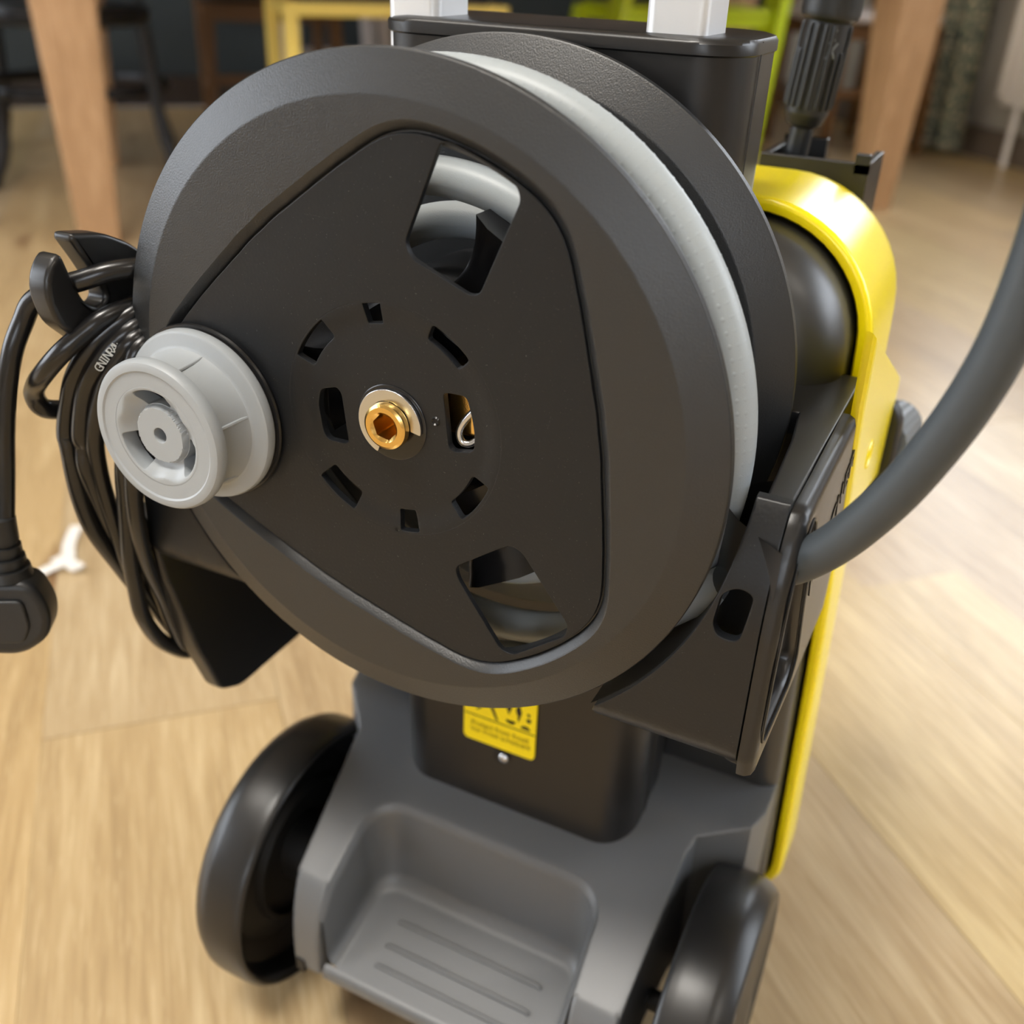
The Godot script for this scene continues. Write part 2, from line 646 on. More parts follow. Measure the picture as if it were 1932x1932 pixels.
func make_reel() -> void:
	var t := []
	loft(t, [lobe_ring(-0.002, -0.0048), circle(0.1215, -0.0048), circle(0.1246, -0.0040), circle(0.1250, -0.0034), circle(0.1250, -0.0022), circle(0.1246, -0.0020), circle(0.1246, -0.0016), circle(0.1250, -0.0013),
		circle(0.1250, -0.0004), circle(0.1246, 0.0001), circle(0.1122, 0.0048), circle(0.1112, 0.0050), lobe_ring(0.0042, 0.0050), lobe_ring(0.0034, 0.0046), lobe_ring(0.0010, 0.0021), lobe_ring(0.0006, 0.0012), lobe_ring(-0.002, 0.0012), lobe_ring(-0.002, -0.0048)])
	var front := wpart("front_flange", t, M.flange, 24.0)
	front.set_meta("label", "grained black outer disc of the hose reel")
	# three-cornered cover with two large and eight small windows
	var outer := []
	for p in lobe_ring(0.0, 0.0):
		outer.append(Vector2(p.x, p.y))
	var w1 := rounded(mm2([20.5, 99.3, 7.0, 66.6, 9.6, 61.6, 31.6, 52.8, 35.2, 53.8, 48.6, 85.4, 47.2, 89.4, 35.5, 95.5, 24.0, 99.4]), 0.0028, 4)
	var w2 := rounded(mm2([49.5, -36.8, 27.4, -52.9, 28.6, -58.0, 47.8, -84.3, 53.0, -84.8, 73.8, -68.6, 74.6, -63.6, 54.6, -38.2]), 0.0028, 4)
	var holes := [w1, w2, circle2(0.0447, 120)]
	t = []
	sheet(t, outer, holes, func(_p): return 0.0031, 0.0022, Transform3D(), 0.0011, 0.0, 0.0005)
	var cover := wpart("cover_plate", t, M.cover, 30.0)
	cover.set_meta("label", "black three-cornered cover plate with cut-out windows")
	t = []
	var small := [cell(0.0369, 0.0447, 94.5, 104, 0.0012), cell(0.0366, 0.0447, 130, 155.5), cell(0.0376, 0.0440, 43.5, 66.5), cell(0.0352, 0.0443, 222, 246.5), cell(0.0352, 0.0440, 274.5, 285.5), cell(0.0360, 0.0436, 313, 338.5),
		rounded(mm2([-31.2, 6.4, -24.0, 8.6, -22.0, 6.6, -19.6, -12.4, -21.2, -13.6, -29.2, -13.8, -31.0, -10.5, -32.5, 0.0]), 0.002, 3), rounded(mm2([21.2, 16.2, 30.4, 16.6, 32.6, 9.5, 33.9, 3.0, 33.8, -2.6, 32.4, -4.2, 25.4, -5.6, 23.6, -4.0]), 0.002, 3), circle2(0.0088, 40)]
	for i in 6:
		small[i] = trim(small[i], 0.04415)
	sheet(t, circle2(0.0452, 120), small, func(p: Vector2): return 0.0030 - 0.0009 * smoothstep(0.0446, 0.0360, p.length()), 0.0030, Transform3D(), 0.0011, 0.0022, 0.0004)
	part("hub_disc", t, M.cover, cover, 30.0)
	t = []
	rev(t, [Vector2(0.0009, 0.0021), Vector2(0.0014, 0.0027), Vector2(0.0018, 0.0021)], Transform3D(Basis(), Vector3(0.0183, 0.0046, 0)), 16)
	part("moulding_pip", t, M.gloss, cover)
	# spindle and clip
	t = []
	var boss := [Vector2(0.0088, -0.004), Vector2(0.0146, 0.0018), Vector2(0.0146, 0.0024), Vector2(0.0140, 0.0028), Vector2(0.0086, 0.0028)]
	rev(t, boss, Transform3D(), 48)
	part("spindle_collar", t, M.gloss, cover)
	t = []
	var hexr := func(z: float, r: float) -> Array:
		var o := []
		for k in 48:
			var a := TAU * k / 48
			var s := fposmod(a + 0.2, TAU / 6) - TAU / 12
			o.append(Vector3(cos(a), sin(a), 0) * r * (cos(TAU / 12) / cos(s)) + Vector3(0, 0, z))
		return o
	loft(t, [circle(0.0062, -0.02, 48), circle(0.0062, 0.0036, 48), circle(0.0082, 0.0040, 48), circle(0.0089, 0.0048, 48), circle(0.0090, 0.0056, 48), circle(0.0086, 0.0072, 48), circle(0.0076, 0.0079, 48), circle(0.0058, 0.0079, 48), hexr.call(0.0070, 0.0052), hexr.call(-0.008, 0.0049)], true, false, true)
	wpart("spindle", t, M.brass, 28.0).set_meta("label", "brass spindle end with a hexagon socket")
	t = []
	var clip := arc(0.0133, -8, 265 - 18, 40) + arc(0.0088, 265 - 20, -6, 40)
	clip = rounded(clip, 0.0016, 2)
	prism(t, clip, Transform3D(), 0.0030, 0.0043, 0.0003)
	wpart("retaining_clip", t, M.steel, 30.0).set_meta("label", "bright steel retaining clip around the spindle")
	# what shows through the windows
	t = []
	box(t, Vector3(0.030, 0.010, -0.014), Vector3(0.024, 0.026, 0.016), 0.002)
	box(t, Vector3(0.036, 0.004, -0.005), Vector3(0.012, 0.007, 0.006), 0.001)
	wpart("brass_fitting", t, M.brass).set_meta("label", "brass hose fitting behind the window beside the spindle")
	t = []
	tube(t, smooth_path(mm([36, 14, -6, 31, 9.5, -4, 27, 4.5, -3, 25.4, 0.5, -2.5, 26.4, -3, -2.5, 29.5, -3.6, -3, 34, -0.5, -5, 40, 0, -8]), 6), 0.0014, 10)
	wpart("spring_clip", t, M.steel).set_meta("label", "bent steel wire clip on the brass fitting")
	t = []
	rev(t, [Vector2(0.046, -0.078), Vector2(0.046, -0.05), Vector2(0.045, -0.035), Vector2(0.040, -0.022), Vector2(0.030, -0.019), Vector2(0.001, -0.019)], Transform3D(), 72)
	for a in [60.0, 180.0, 300.0]:      # curved webs between the drum and the outer disc
		var d := Vector3(cos(deg_to_rad(a)), sin(deg_to_rad(a)), 0)
		var s := Vector3(-d.y, d.x, 0)
		var rings := []
		for k in 9:
			var f := k / 8.0
			var c := d * lerpf(0.036, 0.076, f) + Vector3(0, 0, lerpf(-0.012, -0.016, f) - 0.006 * sin(f * PI))
			var wd := 0.017 - 0.005 * sin(f * PI)
			rings.append([c + s * wd, c + s * wd * 0.6 + Vector3(0, 0, 0.003), c - s * wd * 0.6 + Vector3(0, 0, 0.003), c - s * wd, c - s * wd - Vector3(0, 0, 0.03), c + s * wd - Vector3(0, 0, 0.03)])
		loft(t, rings, true, true, true)
	wpart("reel_drum", t, M.gloss, 40.0)
	t = []
	loft(t, [circle(0.045, -0.0795, 160), circle(0.1110, -0.0795, 160), circle(0.1122, -0.0798, 160), circle(0.1244, -0.0866, 160), circle(0.1250, -0.0872, 160), circle(0.1250, -0.0905, 160), circle(0.1244, -0.0912, 160), circle(0.1110, -0.0880, 160), circle(0.045, -0.0880, 160), circle(0.045, -0.0795, 160)])
	wpart("rear_flange", t, M.flange, 24.0).set_meta("label", "grained black inner disc of the hose reel")

func circle2(r: float, n: int) -> Array:
	var o := []
	for k in n:
		o.append(Vector2(r * cos(TAU * k / n), r * sin(TAU * k / n)))
	return o

func trim(poly: Array, r: float) -> Array:
	var o := []
	for p in poly:
		o.append(p if p.length() < r else p.normalized() * r)
	return o

func make_knob() -> void:
	var kx := Transform3D(Basis(), Vector3(-0.0850, -0.0138, 0))
	var t := []
	rev(t, [Vector2(0.0352, 0.0030), Vector2(0.0362, 0.0050), Vector2(0.0358, 0.0058), Vector2(0.030, 0.0058)], kx)
	rev(t, [Vector2(0.0345, 0.0058), Vector2(0.0345, 0.0066)], kx)
	var seat := wpart("knob_seat", t, M.gloss)
	seat.set_meta("label", "shiny black ring under the crank knob")
	t = []
	rev(t, [Vector2(0.0330, 0.0060), Vector2(0.0343, 0.0064), Vector2(0.0350, 0.0076), Vector2(0.0350, 0.0098), Vector2(0.0345, 0.0110), Vector2(0.0335, 0.0116), Vector2(0.0296, 0.0122), Vector2(0.0284, 0.0130), Vector2(0.0276, 0.0150), Vector2(0.0268, 0.0190), Vector2(0.0262, 0.0240), Vector2(0.0260, 0.0272),
		Vector2(0.0266, 0.0280), Vector2(0.0290, 0.0282), Vector2(0.0300, 0.0290), Vector2(0.0303, 0.0305), Vector2(0.0301, 0.0325), Vector2(0.0292, 0.0337), Vector2(0.0278, 0.0341), Vector2(0.0262, 0.0341), Vector2(0.0255, 0.0336), Vector2(0.0200, 0.0335)], kx, 96)
	sheet(t, circle2(0.0201, 90), [cell(0.0122, 0.0186, 68, 122), cell(0.0122, 0.0186, 188, 242), cell(0.0122, 0.0186, 308, 362), circle2(0.0030, 24)], func(p: Vector2):
		var r := p.length()
		var a := fposmod(rad_to_deg(p.angle()) - 95.0 + 60.0, 120.0)
		var e := lerpf(0.0196, 0.0176, 1.0 - smoothstep(0.0, 22.0, minf(a, 120.0 - a)))
		if r > 0.0118:
			return lerpf(0.0290, 0.0335, smoothstep(0.0118, e, r) if r < e else 1.0)
		return 0.0316 if r < 0.0112 else lerpf(0.0316, 0.0290, (r - 0.0112) / 0.0006), 0.007, kx, 0.0008, 0.0006, 0.0003)
	var knob := wpart("crank_knob", t, M.grey, 32.0)
	knob.set_meta("label", "grey crank knob with a slotted front")
	t = []
	prism(t, circle2(0.0196, 40), kx, 0.0200, 0.0222)
	part("knob_core", t, M.dark, knob)
	t = []
	for a in [14.0, 74.0, 134.0, 194.0, 254.0, 314.0]:
		var d := Vector3(cos(deg_to_rad(a)), sin(deg_to_rad(a)), 0)
		var path := []
		for k in 9:
			var f := k / 8.0
			path.append(kx * (d * lerpf(0.0278, 0.0262, pow(f, 0.6)) + Vector3(0, 0, lerpf(0.0132, 0.0276, f))))
		tube(t, path, 0.0008, 8)
	part("grip_rib", t, M.grey, knob)

func make_body() -> void:
	# upright column
	var t := []
	var rings := []
	for s in [[-0.2800, 0.0, 0.0], [-0.15, 0.0015, 0.0], [0.0, 0.004, 0.0], [0.1205, 0.0056, 0.0], [0.1212, 0.0064, -0.0008], [0.1248, 0.0064, -0.0008], [0.1264, 0.0056, 0.0004], [0.1272, 0.0030, 0.003]]:
		var r := []
		for p in rrect(Vector2(0.0062, -0.1330), Vector2(0.1450 + 2 * s[1], 0.066 - 2 * s[2]), 0.021, 8):
			r.append(Vector3(p.x, s[0], p.y))
		rings.append(r)
	loft(t, rings, true, true, true)
	wpart("column", t, M.satin, 40.0).set_meta("label", "black upright column behind the reel")
	t = []
	for s in [[-0.2799, 0.0], [0.0, 0.004], [0.118, 0.0055]]:
		pass
	rings = []
	for y in [-0.277, -0.15, 0.0, 0.1255]:
		var g: float = 0.0004 + remap(y, -0.28, 0.12, 0.0, 0.0055)
		rings.append([Vector3(0.0787 + g, y, -0.1245), Vector3(0.0791 + g, y, -0.1250), Vector3(0.0787 + g, y, -0.1255)])
	loft(t, rings, false)
	wpart("column_seam", t, M.dark)
	for x in [-0.0555, 0.0565]:
		t = []
		prism(t, rrect(Vector2(x, -0.1195), Vector2(0.0240, 0.0290), 0.0042, 5), XZ, 0.10, 0.42, 0.0008)
		wpart("handle_tube", t, M.alu, 30.0).set_meta("label", "silver square handle tube standing out of the column top")
	# sticker and screw on the column foot
	t = []
	prism(t, rrect(Vector2(-0.0002, -0.2040), Vector2(0.0436, 0.0612), 0.003, 4), Transform3D(), -0.0985, -0.0994)
	var label := wpart("warning_sticker", t, M.sticker)
	label.set_meta("label", "yellow warning sticker with pictograms and two lines of print")
	var marks := []
	for l in [["Protect from frost!", -0.2225], ["Vor Frost schützen!", -0.2268]]:
		text(marks, l[0], 0.0032, Transform3D(Basis(Vector3.RIGHT, 0), Vector3(-0.0175, l[1], -0.0983)), 0.00012, -1)
	part("sticker_print", marks, M.faded_ink, label)
	t = []
	var flat := func(p: Array) -> void: prism(t, p, Transform3D(), -0.0986, -0.0983)
	flat.call(mm2([-21.6, -216.6, 21.4, -216.6, 21.4, -217.2, -21.6, -217.2]))
	flat.call(mm2([-14.8, -212.5, -8.0, -204.6, -7.0, -206.0, -12.8, -212.0]))
	flat.call(mm2([-7.6, -204.6, -2.4, -215.2, -0.8, -215.6, -5.4, -204.0]))
	flat.call(mm2([-6.0, -206.5, -9.0, -198.0, -5.0, -196.0, -3.6, -203.0]))
	flat.call(mm2([3.4, -203.0, 5.4, -208.6, 7.2, -203.0, 6.4, -197.0, 4.4, -197.0]))
	flat.call(mm2([9.4, -204.0, 10.6, -207.4, 12.2, -208.2, 13.0, -204.8, 12.0, -201.0, 10.2, -200.8]))
	flat.call(mm2([10.6, -208.0, 11.0, -212.0, 12.2, -208.4]))
	flat.call(mm2([3.8, -212.2, 6.8, -213.4, 9.4, -212.0, 9.0, -214.0, 6.8, -214.8, 4.0, -213.8]))
	flat.call(mm2([12.4, -214.4, 14.2, -212.8, 16.6, -212.6, 18.6, -214.6, 17.6, -215.2, 13.4, -215.0]))
	flat.call(mm2([16.0, -203.8, 18.2, -203.8, 17.2, -206.4]))
	flat.call(mm2([15.8, -207.4, 18.6, -207.0, 18.4, -209.6, 16.2, -209.8]))
	part("pictogram", t, M.ink, label)
	t = []
	rev(t, [Vector2(0.0052, -0.0990), Vector2(0.0052, -0.0992)], Transform3D(Basis(), Vector3(0.0016, -0.2405, 0)), 24)
	fan(t, shifted(circle(0.0050, -0.0989, 24), Vector3(0.0016, -0.2405, 0)), false)
	wpart("screw_recess", t, M.dark)
	t = []
	rev(t, [Vector2(0.0031, -0.0995), Vector2(0.0030, -0.0978), Vector2(0.0022, -0.0970), Vector2(0.0011, -0.0967), Vector2(0.0009, -0.0972), Vector2(0.0001, -0.0972)], Transform3D(Basis(), Vector3(0.0034, -0.2402, 0)), 20)
	wpart("screw", t, M.steel).set_meta("label", "small steel screw under the warning sticker")
	# black motor housing and yellow shell behind the column
	t = []
	var upper := []
	for p in shell_outline(0.0085):
		upper.append(Vector2(p.x, maxf(p.y, -0.105 + 0.002 * (p.y + 0.355))))
	prism(t, rounded_low(upper), Transform3D(), -0.19, -0.122, 0.026, false, 8)
	wpart("motor_housing", t, M.housing, 50.0).set_meta("label", "rounded black motor housing inside the yellow shell")
	t = []
	prism(t, shell_outline(0.0085), Transform3D(), -0.22, -0.1700, 0.012, false, 5)
	wpart("lower_housing", t, M.housing, 50.0)
	t = []
	rings = []
	for s in [[0.0070, -0.1720], [0.0066, -0.1610], [0.0060, -0.1600]]:
		var r := []
		for p in shell_outline(s[0]):
			r.append(Vector3(p.x, p.y, s[1] - 0.031 * smoothstep(-0.02, -0.20, p.y)))
		rings.append(r)
	for s in [[0.0052, -0.1600], [0.0046, -0.1610], [0.0046, -0.1720]]:
		var r := []
		for p in shell_outline(s[0]):
			r.append(Vector3(p.x, p.y, s[1] - 0.031 * smoothstep(-0.02, -0.20, p.y)))
		rings.append(r)
	loft(t, rings)
	wpart("housing_seal", t, M.gloss)
	t = []
	rings = []
	for s in [[0.0072, -0.1760], [0.0068, -0.1610], [0.0058, -0.1590], [0.0030, -0.1582], [0.0010, -0.1590], [0.0, -0.1610], [0.0, -0.2250], [0.0012, -0.2360], [0.0050, -0.2450], [0.0120, -0.2510]]:
		var r := []
		for p in shell_outline(s[0]):
			r.append(Vector3(p.x, p.y, s[1] - (0.031 * smoothstep(-0.02, -0.20, p.y) if s[1] > -0.2 else 0.0)))
		rings.append(r)
	loft(t, rings)
	fan_poly(t, rings[-1])
	wpart("yellow_shell", t, M.yellow, 45.0).set_meta("label", "bright yellow outer shell")
	# yellow control block with its dial
	t = []
	prism(t, mm2([-97, 2, -90, 35, -256, -36, -270, -101, -140, -66, -131, -66]), YZ, 0.1460, 0.1505, 0.0034, false, 3)
	var block := wpart("control_block", t, M.yellow, 25.0)
	block.set_meta("label", "yellow switch block on the right side")
	t = []
	rev(t, [Vector2(0.0058, 0.1503), Vector2(0.0066, 0.1512), Vector2(0.0074, 0.1503)], Transform3D(Basis(Vector3(0, 0, 1), Vector3(0, 1, 0), Vector3(1, 0, 0)), Vector3(0, -0.045, -0.165)), 28)
	part("moulded_ring", t, M.yellow, block)
	var ax := Vector3(0.20, 0.02, -0.98).normalized()
	var b := Basis.looking_at(-ax, Vector3.UP)
	t = []
	prism(t, rrect(Vector2(0, 0), Vector2(0.060, 0.066), 0.018, 6), Transform3D(b, Vector3(0.1275, -0.080, -0.2600)), -0.004, 0.004, 0.0015)
	wpart("dial_plate", t, M.rubber)
	t = []
	rings = []
	for s in [[0.0, 0.0168], [0.004, 0.0166], [0.034, 0.0138], [0.037, 0.0124]]:
		var r := []
		for k in 72:
			var a := TAU * k / 72
			r.append(Transform3D(b, Vector3(0.1450, -0.0800, -0.2640)) * Vector3(cos(a) * (s[1] + (0.0004 if k % 3 == 0 else 0.0)), sin(a) * (s[1] + (0.0004 if k % 3 == 0 else 0.0)), s[0]))
		rings.append(r)
	loft(t, rings, true, true, true)
	wpart("pressure_dial", t, M.dial, 25.0).set_meta("label", "grey ribbed pressure dial")
	# lance holder cup behind the shell
	t = []
	var u := mm2([60, -254, 60, -306, 64, -306, 64, -258, 110, -258, 110, -300, 114, -300, 114, -254])
	prism(t, u, XZ, -0.02, 0.0660, 0.0006)
	prism(t, mm2([60, -306, 64, -306, 64, -300, 84, -300, 84, -306]), XZ, -0.02, 0.0690, 0.0006)
	prism(t, mm2([107, -258, 114, -258, 114, -254, 107, -254]), XZ, 0.06, 0.0705, 0.001)
	box(t, Vector3(0.087, -0.02, -0.28), Vector3(0.054, 0.006, 0.052), 0.001)
	wpart("lance_holder", t, M.satin).set_meta("label", "open black holder cup for the spray lance")

func rounded_low(p: Array) -> Array:        # drops the corners that fell together on the lower edge
	var o := []
	for q in p:
		if o.is_empty() or q.distance_to(o[-1]) > 0.004:
			o.append(q)
	return o

func fan_poly(t: Array, ring: Array) -> void:
	fan(t, ring, false)

func shifted(ring: Array, d: Vector3) -> Array:
	var o := []
	for p in ring:
		o.append(p + d)
	return o

func shell_outline(d: float) -> Array:
	var o := []
	var q := [Vector2(0.1405, 0.0640), Vector2(-0.1285, 0.0640), Vector2(-0.1415, -0.3630), Vector2(0.1535, -0.3630)]
	var rad := [0.060, 0.060, 0.026, 0.026]
	for i in 4:
		var a: Vector2 = q[(i + 3) % 4]
		var b: Vector2 = q[i]
		var c: Vector2 = q[(i + 1) % 4]
		var u := (a - b).normalized()
		var v := (c - b).normalized()
		var half := acos(clampf(u.dot(v), -1, 1)) / 2
		var r: float = rad[i]
		var cen := b + (u + v).normalized() * (r / sin(half))
		var a0 := (b + u * (r / tan(half)) - cen).angle()
		var a1 := (b + v * (r / tan(half)) - cen).angle()
		var da := wrapf(a1 - a0, -PI, PI)
		for k in 13:
			o.append(cen + Vector2.from_angle(a0 + da * k / 12.0) * (r - d))
		if i == 1 or i == 3:                # places along the straight side
			var e0: Vector2 = o[-1]
			var nxt: Vector2 = q[(i + 1) % 4]
			for k in range(1, 12):
				o.append(e0 + v * (k * 0.0285))
	return o

func text(t: Array, words: String, size: float, xf: Transform3D, depth: float, align := 0) -> void:
	var tm := TextMesh.new()
	var f := SystemFont.new()
	f.font_names = PackedStringArray(["Droid Sans"])
	tm.font = f
	tm.text = words
	tm.font_size = 32
	tm.pixel_size = size / 24.0
	tm.depth = depth
	tm.curve_step = 4
	tm.horizontal_alignment = HORIZONTAL_ALIGNMENT_LEFT if align < 0 else HORIZONTAL_ALIGNMENT_CENTER
	var arr := tm.get_mesh_arrays()
	if arr.size() == 0:
		return
	var v: PackedVector3Array = arr[Mesh.ARRAY_VERTEX]
	var ix = arr[Mesh.ARRAY_INDEX]
	if ix == null or ix.size() == 0:
		for p in v:
			t.append(xf * p)
	else:
		for i in ix:
			t.append(xf * v[i])

func roll(p: Vector2) -> float:              # how the guide's front face turns back at its top and bottom
	var z := 0.0005
	var a := clampf((p.y + 0.046) / 0.043, 0.0, 1.0)
	z -= 0.016 * a * a
	var b := clampf((-0.097 - p.y) / 0.010, 0.0, 1.0)
	return z - 0.007 * b * b

func make_guide() -> void:
	var t := []
	var o := arc(0.1308, -1.4, -48.5, 30) + mm2([85.4, -101.5, 86.5, -104.6, 99, -105.4, 122, -105.6, 131.5, -105.8, 135, -106.6, 138, -108.4, 142.2, -109.0, 142.3, -60, 142.4, -3.2])
	var hole := rounded(mm2([126.2, -46.5, 127.6, -34.0, 133.0, -31.0, 138.2, -32.5, 137.4, -41.0, 135.8, -51.2, 128.6, -51.0]), 0.0042, 5)
	sheet(t, o, [hole], roll, 0.004, Transform3D(), 0.0018, 0.0035, 0.0006)
	wpart("guide_front", t, M.black, 34.0).set_meta("label", "black front panel of the hose guide with a square hole")
	t = []
	var w := arc(0.1308, -8.0, -50.0, 40)
	var rings := []
	for z in [-0.003, -0.02, -0.05, -0.098]:
		var r := []
		for p in w:
			r.append(Vector3(p.x, p.y, z if p.y < -0.045 else minf(z, roll(p) - 0.001)))
		rings.append(r)
	loft(t, rings, false)
	prism(t, mm2([120, -53, 141, -53, 141, -29, 120, -29]), Transform3D(), -0.034, -0.032)
	wpart("guide_lining", t, M.dark)
	# top of the arm
	t = []
	prism(t, mm2([133.5, -15.9, 142.6, -15.9, 142.6, -150, 105, -150, 105, -97, 126.5, -97, 130, -70, 131.6, -45]), XZ, -0.014, -0.0040, 0.0012, false)
	wpart("guide_arm", t, M.satin, 30.0)
	# side cover with its long opening
	t = []
	var side := mm2([-1.5, -108.6, 0.6, -100, 0.8, -46, -1.0, -34, -2.6, -27, -5.2, -20, -8.6, -13.5, -12.2, -8.6, -15.5, -5.6, -20, -4.6, -40, -4.4, -82, -3.4, -99, -1.6, -112, -30, -131, -66, -128, -109.2, -60, -110.2])
	var mouth := rounded(mm2([-24, -12.5, -12.5, -17.5, -6.2, -32, -4.6, -60, -5.2, -88, -9, -96, -30, -97, -50, -97.5, -58, -91, -52, -76, -44.5, -58, -36.5, -32, -32, -17]), 0.004, 4)
	sheet(t, side, [mouth], func(_p): return 0.1490, 0.0062, YZ, 0.0022, 0.0, 0.0034)
	var cover := wpart("side_cover", t, M.satin, 50.0)
	cover.set_meta("label", "shiny black side cover with a long opening for the hose")
	t = []
	var rim := dense(inset_ccw(mouth, -0.0016), 0.003)
	var path := []
	for p in rim:
		path.append(Vector3(0.1491, p.y, p.x))
	tube(t, path, 0.0006, 6, true)
	part("opening_rim", t, M.satin, cover)
	t = []
	text(t, "KÄRCHER", 0.0125, Transform3D(Basis(Vector3(0, 0.5, -1).normalized(), Vector3(0, 1, 0.5).normalized(), Vector3(1, 0, 0)), Vector3(0.1490, -0.0400, -0.0830)), 0.0010, 0)
	part("embossed_lettering", t, M.satin, cover)
	t = []
	var rg := []
	for y in [-0.014, -0.03, -0.05, -0.07, -0.09, -0.098]:
		var r := []
		for k in 9:
			var f := k / 8.0
			r.append(Vector3(0.1445 - 0.030 * sin(f * PI) * 0.9, y, lerpf(-0.001, -0.064, f)))
		rg.append(r)
	loft(t, rg, false)
	wpart("guide_throat", t, M.satin, 60.0)
	# left bracket
	t = []
	o = arc(0.1306, 232.0, 183.0, 30) + mm2([-138, -3, -138, -92, -136, -101, -130, -106.4, -104, -107.2, -79.5, -106.4])
	sheet(t, o, [], func(p: Vector2): return -0.004 - 0.016 * pow(clampf((p.y + 0.046) / 0.043, 0.0, 1.0), 2) - 0.009 * pow(clampf((-0.094 - p.y) / 0.013, 0.0, 1.0), 2), 0.004, Transform3D(), 0.0025, 0.004, 0.0008)
	wpart("bracket_front", t, M.black, 40.0).set_meta("label", "black panel of the cord side bracket below the knob")
	t = []
	rings = []
	for z in [-0.007, -0.098]:
		var r := []
		for p in arc(0.1306, 178.0, 232.0, 30):
			r.append(Vector3(p.x, p.y, z))
		rings.append(r)
	loft(t, rings, false)
	wpart("bracket_lining", t, M.dark)
	# side plate with the cord hook
	t = []
	var plate := rounded(mm2([18, 46, 25, 40, 28, 31, 25, 18, 13, 6, -6, -18, -16, -40, -16, -78, -3, -84, -9, -118, -24, -172, -36, -204, -52, -212, -74, -211.5, -150, -211, -150, 20, -30, 30, -18, 41, -4, 48, 11, 50.5, 12, 48, 6, 38, 1, 28, -1, 22.5, 4, 19.5, 10, 23, 13.5, 31]), 0.005, 4)
	prism(t, plate, YZ, -0.1480, -0.1370, 0.0022, true, 3)
	wpart("cord_hook_plate", t, M.satin, 40.0).set_meta("label", "black side plate with a hook for the mains cord")

func inset_ccw(poly: Array, d: float) -> Array:
	var p := poly.duplicate()
	if area2(p) < 0:
		p.reverse()
	return inset(p, d)

func deck(z: float) -> float:                # height of the sloping chassis top
	return -0.2780 - 0.45 * (z + 0.10) if z > -0.135 else -0.2622

func step_floor(z: float) -> float:
	return lerpf(-0.3450, -0.3620, clampf((z + 0.080) / 0.062, 0.0, 1.1))

